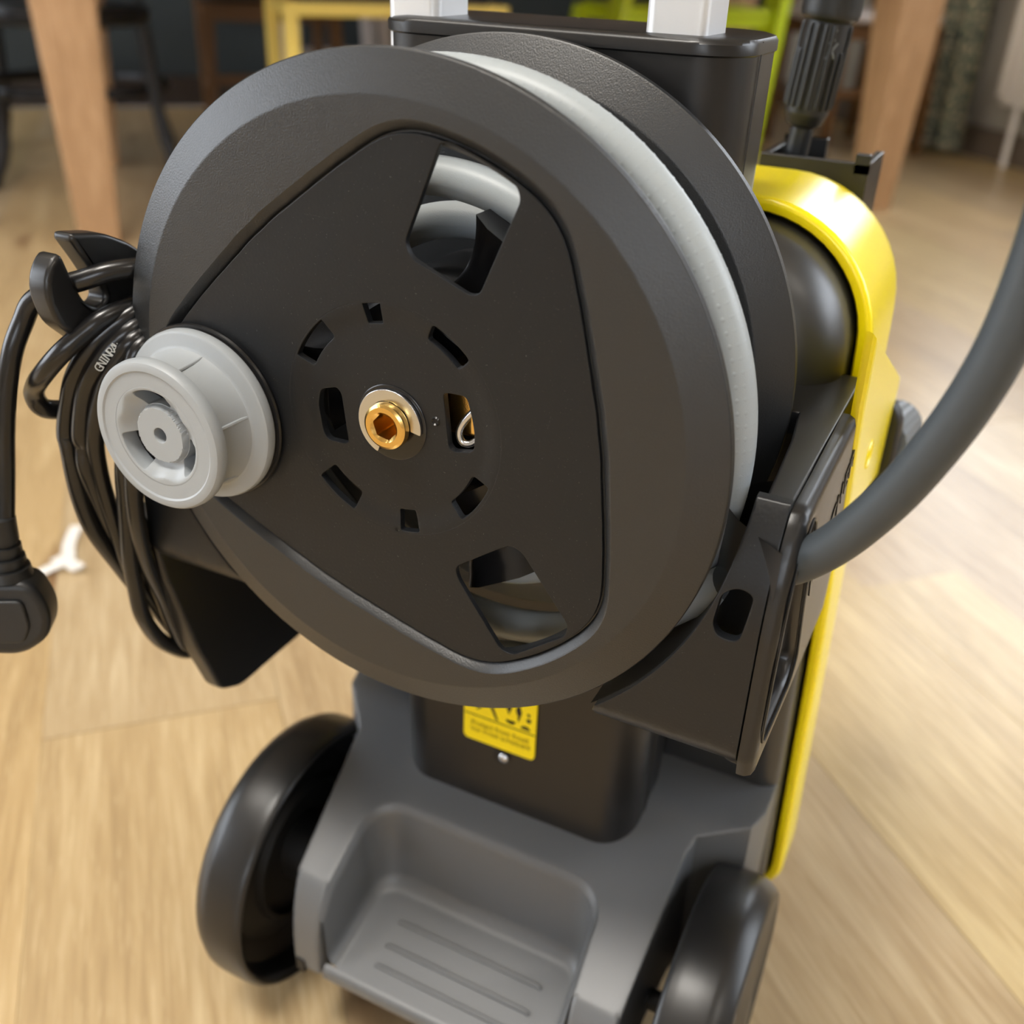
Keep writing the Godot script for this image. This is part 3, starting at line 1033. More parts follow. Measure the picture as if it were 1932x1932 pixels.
func make_chassis() -> void:
	var t := []
	# top with a bay cut out for the step
	var bay := [Vector2(-0.0690, -0.030)] + arc(0.020, 180, 270, 7, Vector2(-0.0495, -0.0615)) + arc(0.020, 270, 360, 7, Vector2(0.0570, -0.0615)) + [Vector2(0.0795, -0.030)]
	var o := [Vector2(-0.0905, -0.030), Vector2(-0.1025, -0.112), Vector2(-0.1240, -0.136), Vector2(-0.1280, -0.150), Vector2(-0.1280, -0.225), Vector2(0.1410, -0.225), Vector2(0.1410, -0.152), Vector2(0.1365, -0.136), Vector2(0.1110, -0.122), Vector2(0.1085, -0.112), Vector2(0.1058, -0.030)]
	var top := bay.duplicate()
	top.reverse()
	top.append_array(o)
	sheet(t, top, [], func(p: Vector2): return deck(p.y), 0.0015, XZ, 0.003, 0.006, 0.0012)
	# the two noses that turn down in front
	for s in [[-0.0905, -0.0690, -0.0870, -0.0680], [0.0795, 0.1058, 0.0810, 0.1050]]:
		var rings := []
		for q in [[0.0, 0.0], [0.12, 0.0006], [0.3, 0.0028], [0.55, 0.0085], [0.78, 0.0165], [0.92, 0.0250], [1.0, 0.0350], [1.0, 0.0500], [0.95, 0.0590], [0.75, 0.0610]]:
			var f: float = q[0]
			var z := lerpf(-0.0312, -0.0150, f)
			var y: float = deck(-0.0312) - q[1] - 0.45 * 0.0162 * f * 0.4
			var xa: float = lerpf(s[0], s[2], f)
			var xb: float = lerpf(s[1], s[3], f)
			var d: Vector2 = Vector2(0, -1).lerp(Vector2(-1, 0), clampf(f * 1.2, 0, 1))      # inwards for the rounded edges (z, y)
			var r := []
			for c in [[0.0, 0.0050], [0.0004, 0.0018], [0.0014, 0.0005], [0.0034, 0.0]]:
				r.append(Vector3(xa + c[0], y + d.y * c[1], z + d.x * c[1]))
			for c in [[0.0034, 0.0], [0.0014, 0.0005], [0.0004, 0.0018], [0.0, 0.0050]]:
				r.append(Vector3(xb - c[0], y + d.y * c[1], z + d.x * c[1]))
			rings.append(r)
		loft(t, rings, false)
		for e in [0, 7]:                     # cheeks of the nose
			for k in rings.size() - 1:
				var p: Vector3 = rings[k][e]
				var q: Vector3 = rings[k + 1][e]
				quad(t, p, q, Vector3(q.x, q.y, -0.055), Vector3(p.x, p.y, -0.055))
	# outer skirt
	var skirt := []
	for y in [0.0, 1.0]:
		var r := []
		for p in o:
			r.append(Vector3(p.x, deck(p.y) - 0.0012 if y == 0.0 else (-0.368 if p.y > -0.13 else -0.392), p.y))
		skirt.append(r)
	loft(t, skirt, false)
	wpart("chassis", t, M.chassis, 42.0).set_meta("label", "dark grey moulded chassis between the wheels")
	# step bay: walls from the rim down to the floor, floor with three ribs
	t = []
	var walls := []
	for s in [[0.0, 0.0, 1.0], [0.0006, -0.0010, 1.0], [0.0018, -0.0030, 1.0], [0.0030, -0.0060, 1.0], [0.0040, 0.0090, 0.0], [0.0052, 0.0045, 0.0], [0.0078, 0.0014, 0.0], [0.0120, 0.0, 0.0]]:
		var r := []
		for k in bay.size():
			var p: Vector2 = bay[k]
			var c := Vector2(clampf(p.x, -0.0495, 0.0570), maxf(p.y, -0.0615))
			var d := (c - p).normalized() if c.distance_to(p) > 1e-5 else Vector2.ZERO
			var q: Vector2 = p + d * s[0]
			var down: float = deck(p.y)
			if k == 0 or k == bay.size() - 1:
				q.y = -0.0185
				down = deck(-0.0312) - 0.016
			r.append(Vector3(q.x, (down if s[2] > 0.5 else step_floor(q.y)) + s[1], q.y))
		if walls.size() > 0 or true:
			var extra := []                     # a column of its own where the rim leaves the deck
			for k in r.size():
				extra.append(r[k])
				if k == 0 or k == r.size() - 2:
					var j: int = 0 if k == 0 else bay.size() - 1
					var xx: float = r[0].x if k == 0 else r[-1].x
					var yy: float = (deck(-0.0312) if s[2] > 0.5 else step_floor(-0.030)) + s[1]
					extra.append(Vector3(xx, yy, -0.0312))
			r = extra
		walls.append(r)
	loft(t, walls, false)
	var fl: Array = walls[-1]
	var mid := Vector3(0.0055, step_floor(-0.035), -0.035)
	for k in fl.size() - 1:
		t.append_array([mid, fl[k], fl[k + 1]])
	t.append_array([mid, fl[-1], fl[0]])
	var lip := []
	for q in [[-0.0185, 0.0], [-0.0162, -0.0006], [-0.0146, -0.0022], [-0.0142, -0.0050], [-0.0150, -0.0090], [-0.0200, -0.0105]]:
		var r := []
		for x in [-0.0660, -0.03, 0.0, 0.04, 0.0790]:
			r.append(Vector3(x, step_floor(-0.0185) + q[1], q[0]))
		lip.append(r)
	loft(t, lip, false)
	var bay_part := wpart("foot_step", t, M.chassis, 50.0)
	bay_part.set_meta("label", "recessed foot step with three ribs")
	for z in [-0.0545, -0.0400, -0.0280]:
		t = []
		var zl: float = z - 0.0008
		tube(t, [Vector3(-0.0390, step_floor(zl) - 0.0006, zl), Vector3(-0.0375, step_floor(zl) + 0.0008, zl), Vector3(0.0510, step_floor(z) + 0.0008, z), Vector3(0.0525, step_floor(z) - 0.0006, z)], 0.0013, 10)
		part("tread_rib", t, M.chassis, bay_part)
	t = []
	box(t, Vector3(0.006, -0.372, -0.19), Vector3(0.25, 0.036, 0.05), 0.006)
	box(t, Vector3(0.006, -0.412, -0.215), Vector3(0.20, 0.056, 0.02), 0.006)
	wpart("rear_foot", t, M.dark)
	t = []
	prism(t, mm2([-84, -363, -79, -364, -79, -373, -84, -372]), Transform3D(), -0.018, -0.0142)
	tube(t, [Vector3(-0.13, -0.3555, -0.0800), Vector3(0.142, -0.3555, -0.0800)], 0.006, 16)
	wpart("axle", t, M.dark)
	for s in [-1.0, 1.0]:
		t = []
		var c := Transform3D(Basis(Vector3(0, 0, 1), Vector3(0, 1, 0), Vector3(s, 0, 0)), Vector3(0.006, -0.3555, -0.0800))
		var x := 0.1165
		rev(t, [Vector2(0.062, x + 0.020), Vector2(0.0745, x + 0.016), Vector2(0.0775, x + 0.004), Vector2(0.0790, x + 0.001), Vector2(0.0810, x), Vector2(0.0826, x + 0.0008), Vector2(0.0838, x + 0.0028), Vector2(0.0844, x + 0.008), Vector2(0.0845, x + 0.016), Vector2(0.0843, x + 0.023), Vector2(0.0836, x + 0.0275),
			Vector2(0.0800, x + 0.0335), Vector2(0.0780, x + 0.0352), Vector2(0.0740, x + 0.0360), Vector2(0.0700, x + 0.0345), Vector2(0.0400, x + 0.0330), Vector2(0.0180, x + 0.0370), Vector2(0.0001, x + 0.0370)], c, 96)
		var wheel := wpart("wheel", t, M.wheel, 40.0)
		wheel.set_meta("label", "left wheel of smooth black plastic" if s < 0 else "right wheel of smooth black plastic")
		t = []
		rev(t, [Vector2(0.0625, x + 0.020), Vector2(0.048, x + 0.017), Vector2(0.046, x + 0.012), Vector2(0.044, x + 0.012), Vector2(0.042, x + 0.018), Vector2(0.022, x + 0.018), Vector2(0.020, x - 0.004), Vector2(0.008, x - 0.004)], c, 64)
		part("wheel_hub", t, M.dark, wheel)

# ------------------------------------------------------------------ hose, cord, lance
func make_hose() -> void:
	var t := []
	var pts := []
	for k in range(0, 118):                   # turns on the drum, the outer one at the front edge
		var a := deg_to_rad(-46.0 - 10.0 * k)
		var r := 0.1185 - 0.0055 * smoothstep(12.0, 18.0, k) * (1.0 - smoothstep(20.0, 26.0, k)) - 0.0369 * smoothstep(33.0, 45.0, k) - 0.0206 * smoothstep(72.0, 84.0, k)
		var z := -0.0290 - 0.003 * smoothstep(31.0, 44.0, k) - 0.026 * smoothstep(70.0, 84.0, k)
		pts.push_front(Vector3(r * cos(a), r * sin(a), z))
	pts.append_array(mm([104, -64, -27, 124, -44, -23, 140, -30.5, -18.5, 150, -22, -15, 161, -8, -11, 172.5, 12, -7, 181, 32, -3.5, 187, 50, -1, 191, 68, 1, 193, 88, 2, 193.5, 110, 2, 192, 135, 0, 188, 160, -6, 180, 182, -16]))
	var o := thing("pressure_hose", "grey ribbed high-pressure hose wound on the black reel and looping out to the right", "hose", BASE)
	var line := smooth_path(pts, 8)
	var cut := 119 * 8
	tube(t, line.slice(0, cut + 1), 0.0070, 20)
	part("hose_line", t, M.hose, o, 60.0, HUB - BASE).set_meta("label", "light grey hose wound on the reel")
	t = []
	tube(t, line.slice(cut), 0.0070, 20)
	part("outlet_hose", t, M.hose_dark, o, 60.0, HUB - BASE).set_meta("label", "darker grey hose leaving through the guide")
	t = []
	var pp := smooth_path(pts, 60)
	for i in range(84 * 60, 118 * 60, 13):     # the fine ring pattern of the braided wall
		var d: Vector3 = (pp[i + 1] - pp[i - 1]).normalized()
		var b := Basis.looking_at(d, Vector3(0.01, 0.3, 1))
		var ring := []
		for s in [-0.0009, 0.0, 0.0009]:
			var r := []
			for k in 14:
				var a := TAU * k / 14
				r.append(pp[i] + d * s + (b.x * cos(a) + b.y * sin(a)) * (0.00716 if s == 0.0 else 0.00694))
			ring.append(r)
		loft(t, ring)
	var rb := part("wall_ribbing", t, M.hose, o, 60.0, HUB - BASE)
	rb.set_meta("kind", "stuff")

func make_cord() -> void:
	var o := thing("power_cord", "black mains cord coiled over the hook on the left side with its plug hanging down", "cord", BASE)
	var back := func(p: Array, top: Vector3) -> Array:
		var e: Vector3 = p[-1]
		var h := p.duplicate()
		h.append_array([e + Vector3(-0.004, -0.006, -0.016), Vector3(-0.160, e.y + 0.012, -0.066), Vector3(-0.158, -0.09, -0.070), Vector3(-0.156, -0.03, -0.064), Vector3(-0.142, 0.028, -0.056), top + Vector3(-0.001, 0.004, -0.026)])
		return h
	var c3 := mm([-124, 19, -4, -131, 12, 7, -138, 3, 13, -146, -9, 15, -153, -22, 14, -158, -36, 14, -158, -43, 14, -160, -66, 12, -161, -89, 7, -161, -116, -5, -161, -133, -13, -161, -159, -27, -161, -177, -39])
	var c4 := mm([-122, 14, -1, -128, 7, 8, -134, -2, 13, -142, -15, 14, -149, -35, 14, -151, -42, 12, -152, -53, 12, -155, -73, 6, -157, -94, -1, -158, -115, -10, -158, -142, -23, -158, -168, -35])
	var c5 := mm([-120, 10, 2, -126, 2, 8, -134, -14, 12, -143, -35, 12, -148, -53, 9, -151, -72, 5, -153, -93, 0, -154, -116, -5, -156, -143, -17, -158, -173, -33])
	var c6 := mm([-118, 6, 5, -126, -20, 7, -134, -48, 7, -140, -68, 4, -144, -85, 2, -147, -103, 1, -150, -123, -2, -152, -141, -5, -154, -161, -14, -155, -176, -26, -156, -185, -37])
	var c7 := mm([-116, 0, 8, -127, -44, 8, -133, -70, 6, -138, -91, 1, -143, -113, -6, -147, -136, -15, -150, -157, -22, -153, -176, -31])
	var coil := []
	for c in [c3, c4, c5, c6, c7]:
		var l: Array = back.call(c, c[0])
		tube(coil, smooth_path(l, 7, true), 0.0040, 14, true)
	var c1 := mm([-172, -75, 43, -172, -51, 37, -170, -31, 34, -168, -12, 30, -165, 3, 26, -162, 14, 21, -158, 22, 18, -149, 28, 14, -138, 32, 9, -130, 35, 2, -122, 35, -9, -116, 30, -24, -118, 18, -40, -126, 4, -50])
	tube(coil, smooth_path(c1, 8), 0.0042, 14)
	var c2 := mm([-124, 21, -12, -130, 18, 6, -135, 13, 14, -142, 5, 22, -153, -6, 24, -164, -15, 20, -168, -21, 18, -168, -27, 15, -166, -30, 8, -164, -31, 0, -161, -31, -12, -158, -34, -30])
	tube(coil, smooth_path(c2, 8), 0.0042, 14)
	var cm := part("coiled_cord", coil, M.cord, o, 60.0, HUB - BASE)
	var marks := []
	var strand := smooth_path(c4, 12)
	var words := "WARNING"
	for i in words.length():
		var p: Vector3 = strand[10 + i * 2]
		var d: Vector3 = (strand[9 + i * 2] - strand[11 + i * 2]).normalized()
		var out := (Vector3(0.1866, 0.1534, 0.2916) - p).normalized()
		out = (out - d * out.dot(d)).normalized()
		var up := out.cross(d)
		text(marks, words[i], 0.0034, Transform3D(Basis(d, up, out), p + out * 0.0040 - up * 0.0012), 0.0002)
	part("cord_print", marks, M.print, cm)
	# the plug: strain relief, body and its face
	var t := []
	var top := Vector3(-0.1735, -0.068, 0.043)
	var dir := Vector3(-0.01, -1.0, 0.10).normalized()
	var rings := []
	for s in [[0.0, 0.0056], [0.0005, 0.0066], [0.0110, 0.0070], [0.0114, 0.0060], [0.0130, 0.0060], [0.0134, 0.0075], [0.0165, 0.0078], [0.0169, 0.0067], [0.0185, 0.0067], [0.0189, 0.0086], [0.0215, 0.0090], [0.0219, 0.0078], [0.0235, 0.0080], [0.0239, 0.0102], [0.028, 0.0112]]:
		var r := []
		var b := Basis.looking_at(dir, Vector3(0.4, 0, 1))
		for k in 28:
			var a := TAU * k / 28
			r.append(top + dir * s[0] + (b.x * cos(a) + b.y * sin(a)) * s[1])
		rings.append(r)
	loft(t, rings, true, true, true)
	var plug := part("plug", t, M.rubber, o, 40.0, HUB - BASE)
	plug.set_meta("label", "black moulded mains plug with a ribbed strain relief")
	t = []
	var cen := top + dir * 0.0445 + Vector3(0.002, 0, 0)
	var bb := Basis(Vector3(0.80, 0.10, -0.59).normalized(), -dir, Vector3.ZERO)
	bb.z = bb.x.cross(bb.y).normalized()
	bb.x = bb.y.cross(bb.z).normalized()
	prism(t, rounded(mm2([-14, -19, 4, -20, 16, -11, 17.5, 2, 11, 17, -11, 17, -16, 4]), 0.006, 5), Transform3D(bb, cen), -0.010, 0.009, 0.0035, true, 4)
	part("plug_body", t, M.rubber, plug, 45.0)
	t = []
	prism(t, rounded(mm2([-11, -12, 6, -12, 9, -4, 7, 9, -10, 9]), 0.003, 4), Transform3D(bb, cen), 0.0085, 0.0108, 0.0009)
	part("plug_panel", t, M.rubber, plug)

func make_lance() -> void:
	var o := thing("spray_lance", "black spray lance with a ribbed sleeve standing in the holder behind the yellow shell", "spray lance", Vector3(0.074, 0.424, -0.28))
	var up := Basis(Vector3(1, 0, 0), Vector3(0, 0, -1), Vector3(0, 1, 0))
	var lean := Basis(Vector3(0, 0, 1), deg_to_rad(-5.0))
	var x := Transform3D(lean * up, Vector3(-0.0085, 0, 0))
	var t := []
	rev(t, [Vector2(0.0001, 0.0), Vector2(0.0060, 0.0), Vector2(0.0062, 0.095), Vector2(0.0064, 0.097)], x, 28)
	part("lance_tube", t, M.rubber, o)
	t = []
	rev(t, [Vector2(0.0064, 0.0930), Vector2(0.0090, 0.0945), Vector2(0.0106, 0.0990), Vector2(0.0112, 0.1010), Vector2(0.0112, 0.1430), Vector2(0.0140, 0.1450), Vector2(0.0146, 0.1475), Vector2(0.0148, 0.20), Vector2(0.012, 0.21), Vector2(0.0001, 0.21)], x, 48)
	var sl := part("grip_sleeve", t, M.rubber, o)
	t = []
	for k in 18:
		var a := deg_to_rad(20.0 * k)
		var d := Vector3(cos(a), sin(a), 0)
		var lo := 0.1030
		var hi := 0.1420 if k % 6 != 4 and k % 6 != 5 else 0.1300
		tube(t, [x * (d * 0.0112 + Vector3(0, 0, lo)), x * (d * 0.0117 + Vector3(0, 0, lo + 0.002)), x * (d * 0.0117 + Vector3(0, 0, hi - 0.002)), x * (d * 0.0112 + Vector3(0, 0, hi))], 0.0011, 8)
	part("sleeve_rib", t, M.rubber, sl)
	t = []
	for w in [["X", 0.1305, 92.0], [":", 0.1385, 92.0]]:
		var a := deg_to_rad(w[2] - 146.0)
		var d := Vector3(cos(a), sin(a), 0)
		var s := Vector3(-d.y, d.x, 0)
		text(t, w[0], 0.0075, x * Transform3D(Basis(s, Vector3(0, 0, 1), d), d * 0.0114 + Vector3(0, 0, w[1])), 0.0010)
	part("moulded_mark", t, M.dial, sl)

# ------------------------------------------------------------------ the room
func make_room() -> void:
	var fl := Node3D.new()
	fl.name = "floor"
	add_child(fl)
	fl.rotation.y = PI / 4
	fl.set_meta("kind", "structure")
	var t := []
	box(t, Vector3(-0.65, -0.10, 0.2), Vector3(6.9, 0.168, 9.2))
	part("subfloor", t, M.skirting, fl)
	var seams := [-4.0]
	var rng := RandomNumberGenerator.new()
	rng.seed = 77
	for x in [-3.79, -3.61, -3.4, -3.21, -3.0, -2.82, -2.61, -2.42, -2.21, -2.02, -1.81, -1.62, -1.41, -1.20, -1.01, -0.80, -0.605, -0.41, -0.217, -0.022, 0.19, 0.40, 0.605, 0.726, 0.92, 1.13, 1.32, 1.53, 1.72, 1.93, 2.12, 2.33, 2.52, 2.715]:
		seams.append(x)
	var idx := 0
	for i in seams.size() - 1:
		var x0: float = seams[i]
		var x1: float = seams[i + 1]
		var z := -4.09 - rng.randf() * 1.6
		if i == 19:
			z = -0.402 - 1.9 * 2
		if absf(x0 - 0.605) < 0.01:
			z = -0.417 - 1.9 * 2
		while z < 4.0:
			var z1 := z + 1.9
			var a := maxf(z, -4.09)
			var b := minf(z1, 4.0)
			if b - a > 0.05:
				var m := []
				box(m, Vector3.ZERO, Vector3(x1 - x0 - 0.0004, 0.016, b - a - 0.0004), 0.0006)
				var pl := part("plank" if idx == 0 else "plank_%03d" % idx, m, M.planks[(i * 5 + int(z * 3.0 + 40.0)) % 6], fl, 30.0, Vector3((x0 + x1) / 2, -0.008, (a + b) / 2))
				pl.position.y = -0.008 - 0.0004 * ((idx * 7) % 3)
				idx += 1
			z = z1
	t = []
	box(t, Vector3(-0.65, 2.86, 0.2), Vector3(6.9, 0.12, 9.2))
	structure("ceiling", t, M.ceiling)
	t = []
	box(t, Vector3(-0.65, 1.40, -4.20), Vector3(6.9, 2.80, 0.16))
	structure("wall_back", t, M.wall_dark)
	# wide shop window on the left
	t = []
	var lw := [-3.8, -0.2, 0.40, 2.45]
	box(t, Vector3(-4.09, 1.40, (-4.28 + lw[0]) / 2), Vector3(0.16, 2.80, lw[0] + 4.28))
	box(t, Vector3(-4.09, 1.40, (lw[1] + 4.16) / 2), Vector3(0.16, 2.80, 4.16 - lw[1]))
	box(t, Vector3(-4.09, lw[2] / 2, (lw[0] + lw[1]) / 2), Vector3(0.16, lw[2], lw[1] - lw[0]))
	box(t, Vector3(-4.09, (lw[3] + 2.8) / 2, (lw[0] + lw[1]) / 2), Vector3(0.16, 2.8 - lw[3], lw[1] - lw[0]))
	structure("wall_left", t, M.wall_pale)
	# window wall on the right
	t = []
	var win := [[-2.92, -1.45, 0.86, 2.25], [-0.30, 2.20, 0.86, 2.35]]
	var zz := -4.3
	for w in win:
		box(t, Vector3(2.80, 1.40, (zz + w[0]) / 2), Vector3(0.17, 2.80, w[0] - zz))
		box(t, Vector3(2.80, w[2] / 2, (w[0] + w[1]) / 2), Vector3(0.17, w[2], w[1] - w[0]))
		box(t, Vector3(2.80, (w[3] + 2.8) / 2, (w[0] + w[1]) / 2), Vector3(0.17, 2.8 - w[3], w[1] - w[0]))
		zz = w[1]
	box(t, Vector3(2.80, 1.40, (zz + 4.2) / 2), Vector3(0.17, 2.80, 4.2 - zz))
	structure("wall_right", t, M.wall_warm)
	# wide shop window behind the viewer
	t = []
	var fw := [-3.4, -1.0, 1.0, 2.45]
	box(t, Vector3((-4.1 + fw[0]) / 2, 1.40, 4.08), Vector3(fw[0] + 4.1, 2.80, 0.16))
	box(t, Vector3((fw[1] + 2.8) / 2, 1.40, 4.08), Vector3(2.8 - fw[1], 2.80, 0.16))
	box(t, Vector3((fw[0] + fw[1]) / 2, fw[2] / 2, 4.08), Vector3(fw[1] - fw[0], fw[2], 0.16))
	box(t, Vector3((fw[0] + fw[1]) / 2, (fw[3] + 2.8) / 2, 4.08), Vector3(fw[1] - fw[0], 2.8 - fw[3], 0.16))
	structure("wall_front", t, M.wall_pale)
	var n := 1
	for w in win:
		window(n, Vector3(2.80, 0, 0), w[0], w[1], w[2], w[3], true)
		n += 1
	window(n, Vector3(-4.09, 0, 0), lw[0], lw[1], lw[2], lw[3], true)
	window(n + 1, Vector3(0, 0, 4.08), fw[0], fw[1], fw[2], fw[3], false)
	t = []
	box(t, Vector3(-0.65, 0.055, -4.11), Vector3(6.8, 0.11, 0.022), 0.004)
	structure("baseboard_back", t, M.dark_wood)
	t = []
	box(t, Vector3(2.706, 0.05, 0.0), Vector3(0.020, 0.10, 8.2), 0.004)
	structure("baseboard_right", t, M.skirting)

func window(n: int, at: Vector3, a: float, b: float, lo: float, hi: float, along_z: bool) -> void:
	var o := Node3D.new()
	o.name = "window_%d" % n
	add_child(o)
	o.position = R(at)
	o.rotation.y = PI / 4
	o.set_meta("kind", "structure")
	var put := func(c: float, y: float, w: float, h: float, d: float) -> Array:
		return [Vector3(0, y, c), Vector3(d, h, w)] if along_z else [Vector3(c, y, 0), Vector3(w, h, d)]
	var bars := []
	var m := (a + b) / 2
	for q in [put.call(a + 0.03, (lo + hi) / 2, 0.06, hi - lo, 0.08), put.call(b - 0.03, (lo + hi) / 2, 0.06, hi - lo, 0.08), put.call(m, (lo + hi) / 2, 0.05, hi - lo, 0.07), put.call(m, lo + 0.03, b - a, 0.06, 0.08), put.call(m, hi - 0.03, b - a, 0.06, 0.08)]:
		box(bars, q[0], q[1], 0.004)
	part("window_frame", bars, M.window_frame, o)
	for s in [[a + 0.05, m - 0.02], [m + 0.02, b - 0.05]]:
		var g := []
		var q: Array = put.call((s[0] + s[1]) / 2, (lo + hi) / 2, s[1] - s[0], hi - lo - 0.1, 0.004)
		box(g, q[0], q[1])
		part("pane", g, M.glass, o)

func post(t: Array, a: Vector3, b: Vector3, wa: Vector2, wb: Vector2, bev := 0.004) -> void:   # a bar with a rectangular section from a up to b
	var rings := []
	for q in [[a, wa], [b, wb]]:
		var r := []
		for p in rrect(Vector2.ZERO, q[1], bev, 2):
			r.append(q[0] + Vector3(p.x, 0, p.y))
		rings.append(r)
	loft(t, rings, true, true, true)

func beam(t: Array, a: Vector3, b: Vector3, r: float) -> void:
	tube(t, [a, a.lerp(b, 0.5), b], r, 10)

func make_table() -> void:
	var o := room_thing("dining_table", "large wooden table on thick tapered legs standing behind the pressure washer", "table", Vector3(0.800, 0, -2.505))
	for x in [-0.990, 0.985]:
		for z in [-0.445, 0.445]:
			var t := []
			post(t, Vector3(x, 0, z), Vector3(x, 0.72, z), Vector2(0.082, 0.082), Vector2(0.142, 0.142), 0.008)
			part("leg", t, M.beech, o)
	var t := []
	box(t, Vector3(0, 0.742, 0), Vector3(2.34, 0.044, 1.18), 0.006)
	part("tabletop", t, M.beech, o)
	t = []
	for z in [-0.44, 0.44]:
		box(t, Vector3(0, 0.67, z), Vector3(1.85, 0.10, 0.025), 0.002)
	for x in [-1.01, 1.01]:
		box(t, Vector3(x, 0.67, 0), Vector3(0.025, 0.10, 0.70), 0.002)
	part("apron", t, M.beech, o)

func side_chair(called: String, label: String, at: Vector3, turn: float, wood: Material, seat_m: Material, w := 0.40, group := "") -> Node3D:
	var o := room_thing(called, label, "chair", at, group, turn)
	var h := w / 2 - 0.02
	for x in [-h, h]:
		var t := []
		post(t, Vector3(x * 1.06, 0, 0.18), Vector3(x, 0.41, 0.165), Vector2(0.026, 0.026), Vector2(0.040, 0.040))
		part("leg", t, wood, o)
		t = []
		post(t, Vector3(x, 0, -0.20), Vector3(x, 0.45, -0.17), Vector2(0.028, 0.028), Vector2(0.036, 0.036))
		post(t, Vector3(x, 0.45, -0.17), Vector3(x * 0.96, 0.84, -0.24), Vector2(0.036, 0.036), Vector2(0.026, 0.026))
		part("leg", t, wood, o)
	var t := []
	prism(t, rrect(Vector2(0, 0.0), Vector2(w, 0.40), 0.05, 5), XZ, 0.415, 0.445, 0.010)
	part("seat", t, seat_m, o)
	for q in [[0.165, 0.385], [-0.17, 0.385]]:
		t = []
		box(t, Vector3(0, q[1], q[0]), Vector3(2 * h, 0.045, 0.02), 0.003)
		part("rail", t, wood, o)
	t = []
	box(t, Vector3(0, 0.20, 0.175), Vector3(2 * h, 0.028, 0.018), 0.003)
	part("stretcher", t, wood, o)
	for x in [-h, h]:
		t = []
		box(t, Vector3(x, 0.155, -0.01), Vector3(0.018, 0.026, 0.35), 0.003)
		part("stretcher", t, wood, o)
	t = []
	box(t, Vector3(0, 0.79, -0.232), Vector3(2 * h, 0.09, 0.02), 0.006)
	box(t, Vector3(0, 0.62, -0.205), Vector3(2 * h, 0.05, 0.018), 0.005)
	part("backrest", t, wood, o)
	return o

